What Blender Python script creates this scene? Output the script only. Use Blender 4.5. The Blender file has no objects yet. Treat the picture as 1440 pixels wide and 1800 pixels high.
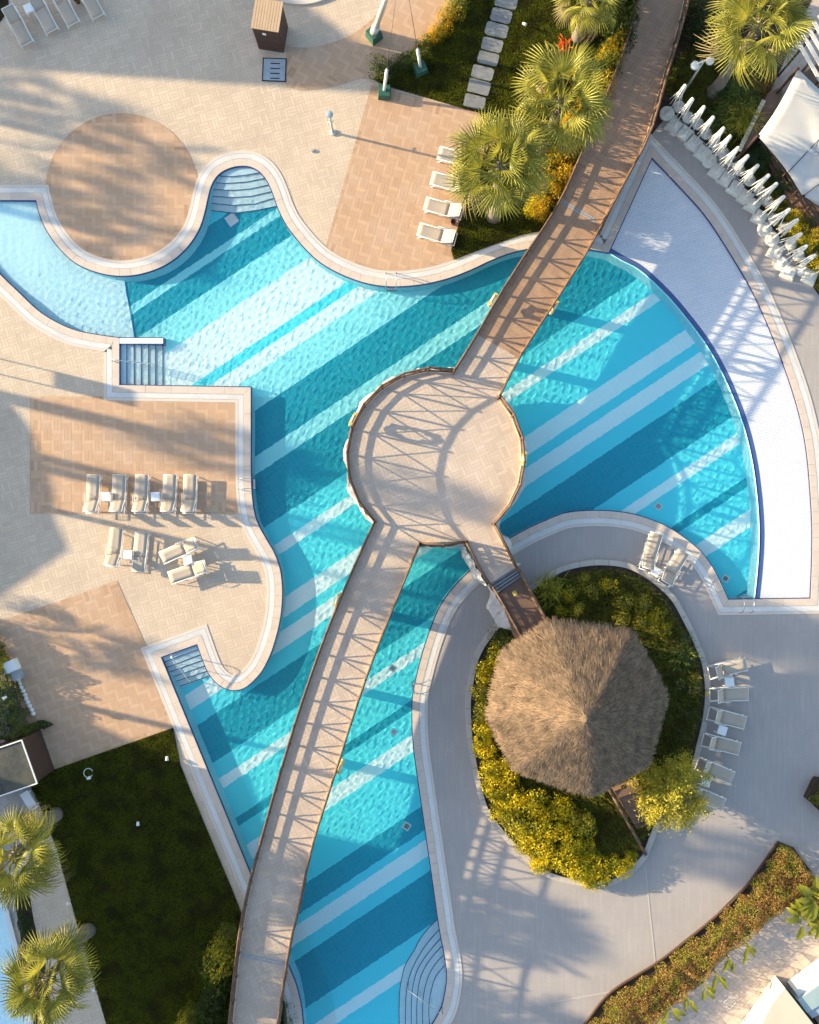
import bpy, math, random
import numpy as np
from mathutils import Vector, Matrix
from mathutils.geometry import tessellate_polygon

scene = bpy.context.scene
COL = scene.collection
R = math.radians
random.seed(7)
RNG = np.random.default_rng(7)

# ------------------------------------------------------------------ camera, sky, sun, exposure
CAM_H, PXM = 46.0, 36.0                     # drone height (m); photo pixels per metre on the ground
cam_data = bpy.data.cameras.new("camera")
cam_data.sensor_fit = 'VERTICAL'
cam_data.sensor_height = 30.0
cam_data.lens = 30.0 * CAM_H / (1800.0 / PXM)
cam_data.clip_start = 0.5
cam_data.clip_end = 900.0
camera = bpy.data.objects.new("camera", cam_data)
camera.location = (0.0, 0.0, CAM_H)
COL.objects.link(camera)
scene.camera = camera

SUN_EL = R(14.0)
SUN_DIR = Vector((-0.972, 0.233, 0.0)).normalized()       # horizontal direction towards the sun
world = bpy.data.worlds.new("World")
scene.world = world
world.use_nodes = True
wn = world.node_tree
sky = wn.nodes.new('ShaderNodeTexSky')
sky.sky_type = 'NISHITA'
sky.sun_disc = False
sky.sun_elevation = SUN_EL
sky.sun_rotation = math.atan2(SUN_DIR.x, SUN_DIR.y)
sky.air_density = 1.0
sky.dust_density = 1.0
wn.links.new(sky.outputs[0], wn.nodes['Background'].inputs[0])
wn.nodes['Background'].inputs[1].default_value = 0.15

sun_data = bpy.data.lights.new("sun", 'SUN')
sun_data.energy = 5.0
sun_data.angle = R(0.5)
sun_data.color = (1.0, 0.82, 0.52)
sun_data.cycles.is_caustics_light = True
sun = bpy.data.objects.new("sun", sun_data)
sun.rotation_euler = (-(SUN_DIR * math.cos(SUN_EL) + Vector((0, 0, math.sin(SUN_EL))))).to_track_quat('-Z', 'Y').to_euler()
sun.location = (-40, 10, 30)
COL.objects.link(sun)

vs = scene.view_settings
vs.view_transform = 'Standard'
vs.look = 'None'
vs.gamma = 1.0
vs.use_curve_mapping = False
vs.exposure = 1.5
scene.cycles.use_denoising = True
scene.cycles.sample_clamp_indirect = 6.0
scene.cycles.max_bounces = 8
scene.cycles.use_adaptive_sampling = True
scene.cycles.adaptive_threshold = 0.02

# ------------------------------------------------------------------ coordinates
def G(px, py):
    """photo pixel -> ground metres"""
    return ((px - 720.0) / PXM, (900.0 - py) / PXM)

def P(px, py, z=0.0):
    k = (CAM_H - z) / CAM_H
    x, y = G(px, py)
    return Vector((x * k, y * k, z))

def P2(px, py, z=0.0):
    v = P(px, py, z)
    return (v.x, v.y)

def poly(pts, z=0.0):
    return [P2(a, b, z) for a, b in pts]

# ------------------------------------------------------------------ small node helper and materials
def principled(name, rough=0.6, spec=0.3, metal=0.0):
    m = bpy.data.materials.new(name)
    m.use_nodes = True
    b = m.node_tree.nodes['Principled BSDF']
    b.inputs['Roughness'].default_value = rough
    b.inputs['Metallic'].default_value = metal
    b.inputs['Specular IOR Level'].default_value = spec
    return m, m.node_tree, b

def rgb(c):
    return (c[0], c[1], c[2], 1.0)

def N(nt, kind, **kw):
    n = nt.nodes.new(kind)
    for k, v in kw.items():
        setattr(n, k, v)
    return n

def pos(nt):
    return N(nt, 'ShaderNodeNewGeometry').outputs['Position']

def noise(nt, scale, detail=3.0, rough=0.55, vec=None):
    n = N(nt, 'ShaderNodeTexNoise')
    n.inputs['Scale'].default_value = scale
    n.inputs['Detail'].default_value = detail
    n.inputs['Roughness'].default_value = rough
    nt.links.new(vec if vec is not None else pos(nt), n.inputs['Vector'])
    return n.outputs['Fac']

def mixc(nt, fac, a, b, blend='MIX'):
    m = N(nt, 'ShaderNodeMix', data_type='RGBA', blend_type=blend)
    for s, v in ((0, fac), (6, a), (7, b)):
        if isinstance(v, (int, float)):
            m.inputs[s].default_value = v
        elif isinstance(v, (tuple, list)):
            m.inputs[s].default_value = rgb(v)
        else:
            nt.links.new(v, m.inputs[s])
    return m.outputs[2]

def math_(nt, op, a, b=0.0, c=None):
    m = N(nt, 'ShaderNodeMath', operation=op)
    for i, v in enumerate((a, b) if c is None else (a, b, c)):
        if isinstance(v, (int, float)):
            m.inputs[i].default_value = v
        else:
            nt.links.new(v, m.inputs[i])
    return m.outputs[0]

def rng01(nt, fac, lo, hi):
    m = N(nt, 'ShaderNodeMapRange')
    m.inputs['From Min'].default_value = lo
    m.inputs['From Max'].default_value = hi
    nt.links.new(fac, m.inputs['Value'])
    return m.outputs[0]

def island(nt):
    return N(nt, 'ShaderNodeNewGeometry').outputs['Random Per Island']

def objrand(nt):
    return N(nt, 'ShaderNodeObjectInfo').outputs['Random']

def bump(nt, b, fac, strength=0.3, dist=0.02):
    n = N(nt, 'ShaderNodeBump')
    n.inputs['Strength'].default_value = strength
    n.inputs['Distance'].default_value = dist
    nt.links.new(fac, n.inputs['Height'])
    nt.links.new(n.outputs[0], b.inputs['Normal'])

def mat_var(name, c1, c2, scale=3.0, rough=0.65, spec=0.25, isl=0.5, obj=0.3, dirt=None, bumpy=0.0, bscale=40.0, metal=0.0):
    """colour between c1 and c2 by noise in the place, by piece and by object; dirt = (colour, scale, amount)"""
    m, nt, b = principled(name, rough, spec, metal)
    f = rng01(nt, noise(nt, scale), 0.3, 0.7)
    w = max(0.0, 1.0 - isl - obj)
    s = math_(nt, 'MULTIPLY', f, w)
    s = math_(nt, 'MULTIPLY_ADD', island(nt), isl, s)
    s = math_(nt, 'MULTIPLY_ADD', objrand(nt), obj, s)
    c = mixc(nt, s, c1, c2)
    if dirt:
        d = rng01(nt, noise(nt, dirt[1], 5.0, 0.65), 0.45, 0.75)
        c = mixc(nt, math_(nt, 'MULTIPLY', d, dirt[2]), c, dirt[0])
    nt.links.new(c, b.inputs['Base Color'])
    if bumpy:
        bump(nt, b, noise(nt, bscale, 4.0), bumpy, 0.01)
    return m

def mat_leaf(name, c1, c2, c3=None, scale=1.2, trans=0.3, rough=0.5):
    m, nt, b = principled(name, rough, 0.25)
    s = math_(nt, 'MULTIPLY_ADD', island(nt), 0.6, math_(nt, 'MULTIPLY', objrand(nt), 0.4))
    c = mixc(nt, s, c1, c2)
    if c3:
        c = mixc(nt, rng01(nt, noise(nt, scale, 3.0), 0.45, 0.62), c, c3)
    nt.links.new(c, b.inputs['Base Color'])
    t = N(nt, 'ShaderNodeBsdfTranslucent')
    nt.links.new(mixc(nt, 1.0, c, (1.0, 0.95, 0.55), 'MULTIPLY'), t.inputs['Color'])
    mx = N(nt, 'ShaderNodeMixShader')
    mx.inputs[0].default_value = trans
    nt.links.new(b.outputs[0], mx.inputs[1])
    nt.links.new(t.outputs[0], mx.inputs[2])
    nt.links.new(mx.outputs[0], nt.nodes['Material Output'].inputs[0])
    return m

M = {}
M['tan'] = mat_var('tan paving', (.50, .39, .28), (.64, .51, .385), 1.1, .7, .25, .5, .2, ((.36, .27, .22), 0.35, .4), .15, 60)
M['brown'] = mat_var('brown paving', (.38, .225, .132), (.58, .375, .235), 1.1, .7, .25, .7, .15, ((.54, .41, .33), 0.5, .4), .15, 60)
M['bridge'] = mat_var('bridge paving', (.47, .365, .285), (.62, .495, .395), 1.1, .7, .25, .55, .15, ((.33, .26, .21), 0.4, .4), .15, 60)
M['bridgebrown'] = mat_var('brown bridge paving', (.27, .16, .10), (.44, .275, .175), 1.1, .7, .25, .7, .15, ((.24, .16, .11), 0.5, .4), .15, 60)
M['joint'] = mat_var('paving joint', (.41, .315, .23), (.47, .365, .27), 5.0, .9, .1)
M['coping'] = mat_var('beige coping stone', (.53, .43, .355), (.63, .52, .435), 2.0, .6, .3, .1, .2, ((.47, .40, .33), .7, .35), .1, 50)
M['edge'] = mat_var('pale edge stone', (.55, .475, .41), (.63, .55, .48), 1.5, .6, .3, .2, .2)
M['grate'] = mat_var('white gutter grate', (.70, .69, .66), (.80, .79, .77), 1.2, .5, .3, .3, .2, ((.6, .56, .5), .5, .5))
M['navy'] = mat_var('navy glass tile', (.025, .035, .13), (.05, .07, .20), 8.0, .25, .5, .5, .1)
M['band'] = mat_var('blue band tile', (.045, .085, .22), (.075, .12, .28), 3.0, .35, .5, .5, .1)
M['shelf'] = mat_var('white shelf tile', (.58, .60, .635), (.71, .70, .71), .6, .45, .4, .45, .2, ((.66, .66, .72), .45, .4))
M['greydeck'] = None
M['white'] = mat_var('white paint', (.74, .73, .71), (.80, .80, .79), 2.0, .45, .35, .1, .2)
M['whiteplastic'] = mat_var('white plastic', (.72, .72, .70), (.82, .82, .81), 1.5, .4, .4, .1, .4)
M['parasolwhite'] = mat_var('weathered white parts', (.62, .56, .48), (.82, .77, .68), 3.0, .5, .35, .2, .5, ((.5, .46, .40), 2.5, .4))
M['sling'] = mat_var('beige sling fabric', (.41, .335, .26), (.47, .39, .31), 2.0, .8, .15, .1, .6, None, .2, 250)
M['steel'] = mat_var('stainless steel', (.55, .55, .56), (.65, .65, .66), 3.0, .25, .5, 0, .2, None, 0, 40, 1.0)
M['rail'] = mat_var('brown rail timber', (.07, .038, .025), (.15, .085, .055), 3.0, .65, .25, .4, .3, ((.24, .17, .12), 2.0, .4), .3, 60)
M['toe'] = mat_var('cream edge board', (.50, .42, .33), (.60, .51, .41), 2.0, .6, .25, .3, .2)
M['fascia'] = mat_var('bridge fascia', (.36, .30, .25), (.46, .40, .34), 1.0, .8, .2, .2, .2)
M['rock'] = mat_var('white artificial rock', (.34, .315, .30), (.60, .56, .53), 2.6, .85, .2, .5, .2, ((.22, .20, .18), 3.2, .6), .8, 9)
M['darkwood'] = mat_var('dark brown boards', (.045, .026, .02), (.085, .05, .038), 3.0, .6, .25, .5, .3, None, .2, 60)
M['lightwood'] = mat_var('pale oiled boards', (.40, .27, .17), (.56, .40, .26), 3.0, .6, .25, .6, .2, None, .2, 60)
M['brownwood'] = mat_var('brown decking', (.13, .08, .055), (.20, .125, .09), 2.0, .65, .25, .5, .3, None, .2, 40)
M['metalgrey'] = mat_var('blue grey metal', (.25, .31, .36), (.34, .40, .45), 3.0, .45, .4, .2, .2, ((.18, .2, .22), 4.0, .5))
M['black'] = mat_var('black slot', (.01, .01, .01), (.02, .02, .02), 3.0, .8, .1)
M['greenpaint'] = mat_var('green painted steel', (.02, .085, .06), (.035, .12, .085), 3.0, .5, .3, .2, .3, ((.08, .10, .08), 3.0, .4))
M['postgrey'] = mat_var('pale grey painted steel', (.48, .47, .44), (.56, .55, .52), 3.0, .4, .4, .2, .2)
M['slate'] = mat_var('grey stepping stone', (.20, .20, .205), (.32, .32, .32), 3.5, .75, .3, .2, .4, ((.14, .14, .14), 2.0, .5), .4, 25)
M['soil'] = mat_var('dark soil', (.035, .026, .018), (.075, .055, .038), 3.0, .95, .1, 0, 0, None, .6, 25)
M['kerb'] = mat_var('pale kerb stone', (.42, .37, .32), (.52, .46, .40), 2.0, .75, .2, .3, .3, ((.30, .28, .26), 1.2, .5), .2, 30)
M['turf'] = mat_var('turf soil', (.012, .013, .006), (.028, .024, .011), 1.5, .95, .1, 0, 0, ((.08, .06, .03), .8, .5))
M['grass'] = mat_leaf('grass blades', (.10, .135, .012), (.29, .31, .030), (.10, .105, .018), 1.1, .4)
M['cover'] = mat_leaf('dark groundcover', (.075, .10, .014), (.28, .27, .04), (.12, .11, .018), 1.5, .25)
M['goldleaf'] = mat_leaf('golden shrub leaves', (.50, .41, .014), (.90, .67, .03), (.28, .28, .018), 1.8, .35)
M['orangeleaf'] = mat_leaf('orange tipped shrub leaves', (.34, .25, .015), (.80, .46, .03), (.17, .18, .02), 2.2, .35)
M['midleaf'] = mat_leaf('mid green leaves', (.075, .105, .016), (.21, .235, .04), (.05, .08, .016), 1.5, .3)
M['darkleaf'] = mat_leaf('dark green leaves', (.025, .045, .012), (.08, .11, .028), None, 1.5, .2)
M['redleaf'] = mat_leaf('reddish brown hedge leaves', (.24, .125, .035), (.54, .31, .085), (.27, .25, .03), 1.6, .3)
M['limeleaf'] = mat_leaf('bright green border leaves', (.15, .19, .015), (.36, .38, .04), (.22, .17, .03), 2.0, .35)
M['treeleaf'] = mat_leaf('olive yellow tree leaves', (.32, .29, .025), (.68, .56, .07), (.22, .22, .025), 2.0, .35)
M['bananaleaf'] = mat_leaf('broad banana leaves', (.19, .21, .02), (.33, .31, .05), None, 2.0, .4, .35)
M['frond'] = mat_leaf('fan palm fronds', (.10, .125, .024), (.48, .44, .085), None, 2.0, .4, .4)
M['frondold'] = mat_leaf('dry palm fronds', (.24, .19, .09), (.36, .29, .15), None, 2.0, .3, .6)
M['frondred'] = mat_leaf('orange red frond', (.75, .10, .015), (.85, .20, .03), None, 2.0, .3, .5)
M['cycad'] = mat_leaf('cycad leaves', (.012, .03, .008), (.04, .07, .02), None, 2.0, .2, .4)
M['trunk'] = mat_var('palm trunk bark', (.15, .125, .10), (.30, .26, .22), 5.0, .9, .15, .4, .2, ((.10, .08, .06), 4.0, .5), .7, 18)
M['bark'] = mat_var('brown bark', (.10, .075, .05), (.20, .16, .12), 6.0, .9, .15, .2, .2, None, .6, 20)
M['straw'] = mat_var('straw thatch', (.044, .030, .020), (.42, .285, .185), 1.6, .9, .15, .8, 0, ((.09, .07, .052), 1.7, .7))
M['thatchbase'] = mat_var('thatch underlayer', (.10, .075, .052), (.19, .145, .10), 3.0, .95, .1, 0, 0, None, .8, 30)
M['canvas'] = mat_var('white canvas', (.44, .42, .40), (.50, .48, .46), .8, .7, .2, .1, 0, ((.6, .58, .55), .6, .5))
M['yellow'] = mat_var('yellow paint', (.60, .43, .08), (.68, .50, .11), 3.0, .5, .3)
M['lifering'] = mat_var('pale yellow lifebuoy', (.60, .48, .24), (.70, .58, .34), 3.0, .5, .3, 0, .4)
M['terracotta'] = mat_var('brown clay', (.10, .045, .025), (.16, .07, .04), 4.0, .7, .2, 0, .4)
M['cream'] = mat_var('cream roof render', (.56, .49, .37), (.64, .57, .44), 1.0, .8, .2, 0, .2, ((.6, .52, .36), 1.0, .5))
M['whitewall'] = mat_var('white render', (.62, .60, .56), (.68, .66, .62), 1.0, .8, .2, 0, .2)
M['houseroof'] = mat_var('house roof', (.30, .26, .22), (.38, .33, .28), 1.0, .8, .2, 0, .2)
M['lamp'] = mat_var('white lamp bowl', (.72, .71, .68), (.80, .79, .77), 2.0, .35, .4, 0, .2)
M['rust'] = mat_var('pale corrugated sheet', (.52, .50, .47), (.66, .64, .61), 2.0, .5, .4, .4, .2, ((.3, .26, .22), 1.5, .4))
M['darkroof'] = None

def mk_glass():
    m, nt, b = principled('blue green glass', .08, .5)
    nt.links.new(mixc(nt, rng01(nt, noise(nt, .5), .3, .7), (.26, .36, .36), (.38, .46, .44)), b.inputs['Base Color'])
    return m
M['glass'] = mk_glass()

def grid_mat(name, c1, c2, joint, bw, bh, ang, mortar=.012, rough=.7, offset=.5, dirt=None):
    """pavement whose single slabs are only faintly readable: slabs in the material"""
    m, nt, b = principled(name, rough, .25)
    mp = N(nt, 'ShaderNodeMapping')
    mp.inputs['Rotation'].default_value = (0, 0, R(ang))
    nt.links.new(pos(nt), mp.inputs['Vector'])
    br = N(nt, 'ShaderNodeTexBrick', offset=offset)
    br.inputs['Scale'].default_value = 1.0
    br.inputs['Brick Width'].default_value = bw
    br.inputs['Row Height'].default_value = bh
    br.inputs['Mortar Size'].default_value = mortar
    br.inputs['Mortar Smooth'].default_value = .3
    br.inputs['Color1'].default_value = rgb(c1)
    br.inputs['Color2'].default_value = rgb(c2)
    br.inputs['Mortar'].default_value = rgb(joint)
    nt.links.new(mp.outputs[0], br.inputs['Vector'])
    c = br.outputs['Color']
    f = rng01(nt, noise(nt, .45, 6.0, .65), .35, .7)
    c = mixc(nt, math_(nt, 'MULTIPLY', f, .45), c, dirt or tuple(x * .78 for x in c1))
    f2 = rng01(nt, noise(nt, 14.0, 3.0), .3, .7)
    c = mixc(nt, math_(nt, 'MULTIPLY', f2, .2), c, tuple(min(1, x * 1.18) for x in c2))
    st = N(nt, 'ShaderNodeMapping')
    st.inputs['Scale'].default_value = (7.0, .5, 1.0)
    nt.links.new(pos(nt), st.inputs['Vector'])
    f3 = rng01(nt, noise(nt, 1.0, 4.0, .6, st.outputs[0]), .52, .8)
    c = mixc(nt, math_(nt, 'MULTIPLY', f3, .35), c, tuple(min(1, x * 1.35) for x in c2))
    nt.links.new(c, b.inputs['Base Color'])
    bump(nt, b, noise(nt, 30.0), .12, .01)
    return m
M['greydeck'] = grid_mat('grey deck slabs', (.365, .325, .298), (.39, .34, .31), (.345, .305, .28), .56, .28, 90, .010)
M['pathgrey'] = grid_mat('grey path tiles', (.34, .31, .29), (.40, .365, .34), (.23, .21, .19), .42, .42, 42, .014, .7, 0.0)
M['pathtan'] = grid_mat('pinkish path tiles', (.46, .375, .31), (.54, .44, .365), (.33, .26, .21), .42, .42, 45, .014, .7, 0.0)
M['ground'] = mat_var('outer ground', (.20, .17, .12), (.30, .26, .19), .3, .95, .1, 0, 0)

def mk_darkroof():
    m, nt, b = principled('dark flat roof felt', .5, .3)
    c = mixc(nt, rng01(nt, noise(nt, 1.2, 5.0, .65), .35, .7), (.045, .05, .048), (.10, .095, .075))
    nt.links.new(c, b.inputs['Base Color'])
    bump(nt, b, noise(nt, 6.0, 5.0), .5, .03)
    return m
M['darkroof'] = mk_darkroof()

# striped pool tiles: stripes across v = x sin + y cos, measured in photo pixels
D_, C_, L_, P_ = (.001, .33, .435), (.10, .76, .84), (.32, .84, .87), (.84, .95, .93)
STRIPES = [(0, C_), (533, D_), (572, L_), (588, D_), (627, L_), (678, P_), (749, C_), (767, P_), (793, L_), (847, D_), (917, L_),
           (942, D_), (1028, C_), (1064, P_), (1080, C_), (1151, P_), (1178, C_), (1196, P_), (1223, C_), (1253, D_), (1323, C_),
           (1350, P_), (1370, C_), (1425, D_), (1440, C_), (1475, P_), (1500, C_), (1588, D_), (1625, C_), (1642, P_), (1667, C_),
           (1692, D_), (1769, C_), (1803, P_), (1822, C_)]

def mk_pool():
    m, nt, b = principled('striped pool mosaic', .5, .2)
    xyz = N(nt, 'ShaderNodeSeparateXYZ')
    nt.links.new(pos(nt), xyz.inputs[0])
    # v in photo pixels from ground metres (floor lies .5 m lower: nearly the same)
    k = PXM * CAM_H / (CAM_H + .45)
    v = math_(nt, 'MULTIPLY_ADD', xyz.outputs[0], .555 * k, 720 * .555 + 900 * .832)
    v = math_(nt, 'MULTIPLY_ADD', xyz.outputs[1], -.832 * k, v)
    # stripe edges wobbled in the colour, standing in for refraction by ripples
    ripple_wobble = math_(nt, 'SUBTRACT', noise(nt, 5.0, 2.0, .7), .5)
    v = math_(nt, 'MULTIPLY_ADD', ripple_wobble, 4.5, v)
    def ramp(stops, lo, hi):
        r = N(nt, 'ShaderNodeValToRGB')
        r.color_ramp.interpolation = 'CONSTANT'
        el = r.color_ramp.elements
        while len(el) < len(stops):
            el.new(.5)
        for e, (p, c) in zip(el, stops):
            e.position = min(1, max(0, (p - lo) / (hi - lo)))
        for e, (p, c) in zip(el, stops):
            e.color = rgb(c)
        nt.links.new(rng01(nt, v, lo, hi), r.inputs[0])
        return r.outputs[0]
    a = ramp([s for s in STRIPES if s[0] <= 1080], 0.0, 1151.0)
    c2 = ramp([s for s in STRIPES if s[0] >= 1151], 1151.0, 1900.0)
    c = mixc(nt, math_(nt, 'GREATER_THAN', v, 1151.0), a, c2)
    mp = N(nt, 'ShaderNodeMapping')
    mp.inputs['Rotation'].default_value = (0, 0, R(-33.7))
    nt.links.new(pos(nt), mp.inputs['Vector'])
    br = N(nt, 'ShaderNodeTexBrick', offset=0.0)
    br.inputs['Scale'].default_value = 1.0
    br.inputs['Brick Width'].default_value = .25
    br.inputs['Row Height'].default_value = .125
    br.inputs['Mortar Size'].default_value = .008
    br.inputs['Color1'].default_value = (0, 0, 0, 1)
    br.inputs['Color2'].default_value = (.35, .35, .35, 1)
    br.inputs['Mortar'].default_value = (1, 1, 1, 1)
    nt.links.new(mp.outputs[0], br.inputs['Vector'])
    bw = N(nt, 'ShaderNodeRGBToBW')
    nt.links.new(br.outputs['Color'], bw.inputs[0])
    c = mixc(nt, math_(nt, 'MULTIPLY', bw.outputs[0], .16), c, (.30, .58, .66))
    nt.links.new(c, b.inputs['Base Color'])
    return m
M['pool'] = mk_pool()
M['poolwall'] = grid_mat('pale aqua wall tile', (.30, .68, .76), (.34, .73, .80), (.24, .58, .68), .25, .125, 20, .008, .5)
M['beach'] = grid_mat('pale aqua beach tile', (.52, .76, .82), (.58, .80, .85), (.42, .68, .76), .24, .24, -10, .010, .5, 0.0, (.62, .80, .83))
M['steps'] = grid_mat('pale step tile', (.56, .70, .73), (.62, .75, .77), (.50, .64, .68), .25, .125, 0, .006, .5)

def mk_water():
    m = bpy.data.materials.new('pool water')
    m.use_nodes = True
    nt = m.node_tree
    nt.nodes.remove(nt.nodes['Principled BSDF'])
    g = N(nt, 'ShaderNodeBsdfGlass')
    g.inputs['IOR'].default_value = 1.33
    g.inputs['Roughness'].default_value = 0.0
    g.inputs['Color'].default_value = (.97, .995, 1.0, 1)
    nt.links.new(g.outputs[0], nt.nodes['Material Output'].inputs[0])
    return m
M['water'] = mk_water()

# ------------------------------------------------------------------ mesh helpers
def link(name, me, parent=None, mat=None):
    o = bpy.data.objects.new(name, me)
    COL.objects.link(o)
    if parent is not None:
        o.parent = parent
    if mat is not None and me is not None and not me.materials:
        me.materials.append(mat)
    return o

def np_mesh(name, V, F, smooth=False):
    """fast mesh from arrays; F is (n,3) or (n,4)"""
    V = np.asarray(V, dtype=np.float32)
    F = np.asarray(F, dtype=np.int32)
    me = bpy.data.meshes.new(name)
    me.vertices.add(len(V))
    me.vertices.foreach_set('co', V.ravel())
    k = F.shape[1]
    me.loops.add(len(F) * k)
    me.loops.foreach_set('vertex_index', F.ravel())
    me.polygons.add(len(F))
    me.polygons.foreach_set('loop_start', np.arange(0, len(F) * k, k, dtype=np.int32))
    me.polygons.foreach_set('loop_total', np.full(len(F), k, dtype=np.int32))
    me.polygons.foreach_set('use_smooth', np.full(len(F), smooth, dtype=bool))
    me.update(calc_edges=True)
    me.validate()
    return me

class MB:
    """collects boxes, bars, tubes, prisms into one mesh"""
    def __init__(s):
        s.v, s.f = [], []
    def add(s, vs_, fs):
        o = len(s.v)
        s.v += [tuple(v) for v in vs_]
        s.f += [tuple(i + o for i in f) for f in fs]
        return s
    def box(s, c, size, rz=0.0, taper=1.0):
        x, y, z = size[0] / 2, size[1] / 2, size[2] / 2
        ca, sa = math.cos(rz), math.sin(rz)
        vs_ = []
        for dz, t in ((-z, 1.0), (z, taper)):
            for dx, dy in ((-x, -y), (x, -y), (x, y), (-x, y)):
                dx, dy = dx * t, dy * t
                vs_.append((c[0] + dx * ca - dy * sa, c[1] + dx * sa + dy * ca, c[2] + dz))
        return s.add(vs_, [(3, 2, 1, 0), (4, 5, 6, 7), (0, 1, 5, 4), (1, 2, 6, 5), (2, 3, 7, 6), (3, 0, 4, 7)])
    def tube(s, pts, r, n=6, cap=True):
        pts = [Vector(p) for p in pts]
        rs = r if isinstance(r, (list, tuple)) else [r] * len(pts)
        rings = []
        for i, p in enumerate(pts):
            d = (pts[min(i + 1, len(pts) - 1)] - pts[max(i - 1, 0)]).normalized()
            a = d.orthogonal().normalized() if i == 0 else (prev - d * prev.dot(d)).normalized()
            prev = a
            b = d.cross(a)
            rings.append([p + (a * math.cos(t) + b * math.sin(t)) * rs[i] for t in [2 * math.pi * k / n for k in range(n)]])
        vs_ = [v for ring in rings for v in ring]
        fs = []
        for i in range(len(pts) - 1):
            for k in range(n):
                fs.append((i * n + k, i * n + (k + 1) % n, (i + 1) * n + (k + 1) % n, (i + 1) * n + k))
        if cap:
            fs.append(tuple(range(n))[::-1])
            fs.append(tuple((len(pts) - 1) * n + k for k in range(n)))
        return s.add(vs_, fs)
    def lathe(s, c, prof, n=16):
        vs_ = [(c[0] + r * math.cos(2 * math.pi * k / n), c[1] + r * math.sin(2 * math.pi * k / n), c[2] + z) for r, z in prof for k in range(n)]
        fs = []
        for i in range(len(prof) - 1):
            for k in range(n):
                fs.append((i * n + k, i * n + (k + 1) % n, (i + 1) * n + (k + 1) % n, (i + 1) * n + k))
        fs.append(tuple(range(n))[::-1])
        fs.append(tuple((len(prof) - 1) * n + k for k in range(n)))
        return s.add(vs_, fs)
    def prism(s, pts, z0, z1, bottom=False):
        """pts 2D polygon, any shape; z1 may be a function of (x, y)"""
        n = len(pts)
        if area(pts) < 0:
            pts = pts[::-1]
        zt = z1 if callable(z1) else (lambda x, y: z1)
        vs_ = [(x, y, z0) for x, y in pts] + [(x, y, zt(x, y)) for x, y in pts]
        fs = [(i, (i + 1) % n, n + (i + 1) % n, n + i) for i in range(n)]
        if n <= 4:
            fs.append(tuple(n + i for i in range(n)))
            if bottom:
                fs.append(tuple(range(n))[::-1])
        else:
            for t in tessellate_polygon([[Vector((x, y, 0)) for x, y in pts]]):
                a, b, c = t
                if (pts[b][0] - pts[a][0]) * (pts[c][1] - pts[a][1]) - (pts[b][1] - pts[a][1]) * (pts[c][0] - pts[a][0]) < 0:
                    b, c = c, b
                fs.append((n + a, n + b, n + c))
                if bottom:
                    fs.append((c, b, a))
        return s.add(vs_, fs)
    def sheet(s, pts, z, holes=()):
        loops = [list(pts)] + [list(h) for h in holes]
        flat = [p for l in loops for p in l]
        fs = []
        for a, b, c in tessellate_polygon([[Vector((x, y, 0)) for x, y in l] for l in loops]):
            if (flat[b][0] - flat[a][0]) * (flat[c][1] - flat[a][1]) - (flat[b][1] - flat[a][1]) * (flat[c][0] - flat[a][0]) < 0:
                b, c = c, b
            fs.append((a, b, c))
        zt = z if callable(z) else (lambda x, y: z)
        return s.add([(x, y, zt(x, y)) for x, y in flat], fs)
    def mesh(s, name, smooth=False):
        me = bpy.data.meshes.new(name)
        me.from_pydata(s.v, [], s.f)
        if smooth:
            me.shade_smooth()
        me.update()
        return me
    def build(s, name, mat, parent=None, smooth=False):
        return link(name, s.mesh(name, smooth), parent, mat)

def area(p):
    return .5 * sum(p[i][0] * p[(i + 1) % len(p)][1] - p[(i + 1) % len(p)][0] * p[i][1] for i in range(len(p)))

def smooth_loop(pts, closed=True, step=6.0):
    """points (x, y) run smoothly; points (x, y, 1) are corners. Catmull-Rom between corners, in photo pixels"""
    n = len(pts)
    out = []
    rng_ = range(n if closed else n - 1)
    for i in rng_:
        p1, p2 = pts[i], pts[(i + 1) % n]
        c1, c2 = len(p1) > 2, len(p2) > 2
        a = np.array(p1[:2], float)
        b = np.array(p2[:2], float)
        p0 = np.array(pts[(i - 1) % n][:2], float) if (closed or i > 0) and not c1 else 2 * a - b
        p3 = np.array(pts[(i + 2) % n][:2], float) if (closed or i + 2 < n) and not c2 else 2 * b - a
        L = np.linalg.norm(b - a)
        if c1 and c2:
            k = max(1, int(L / 40))
            out += [tuple(a + (b - a) * j / k) for j in range(k)]
            continue
        k = max(1, int(L / step))
        for j in range(k):
            t = j / k
            out.append(tuple(.5 * (2 * a + (b - p0) * t + (2 * p0 - 5 * a + 4 * b - p3) * t * t + (3 * a - p0 - 3 * b + p3) * t ** 3)))
    if not closed:
        out.append(tuple(pts[-1][:2]))
    return out

def normals(pts, closed=True):
    """mitred unit normals (x, y) on the outer side of a loop, with miter length"""
    n = len(pts)
    ccw = area(pts) > 0 if closed else True
    res = []
    for i in range(n):
        a, b, c = np.array(pts[(i - 1) % n]), np.array(pts[i]), np.array(pts[(i + 1) % n])
        if not closed and i == 0:
            a = 2 * b - c
        if not closed and i == n - 1:
            c = 2 * b - a
        d1 = (b - a) / max(1e-9, np.linalg.norm(b - a))
        d2 = (c - b) / max(1e-9, np.linalg.norm(c - b))
        n1, n2 = np.array((d1[1], -d1[0])), np.array((d2[1], -d2[0]))
        m = n1 + n2
        l = np.linalg.norm(m)
        m = n1 if l < 1e-6 else m / l
        s = 1.0 / max(.5, m.dot(n1))
        res.append(m * s * (1 if ccw else -1))
    return res

def offset(pts, d, closed=True):
    return [(p[0] + n[0] * d, p[1] + n[1] * d) for p, n in zip(pts, normals(pts, closed))]

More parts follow.
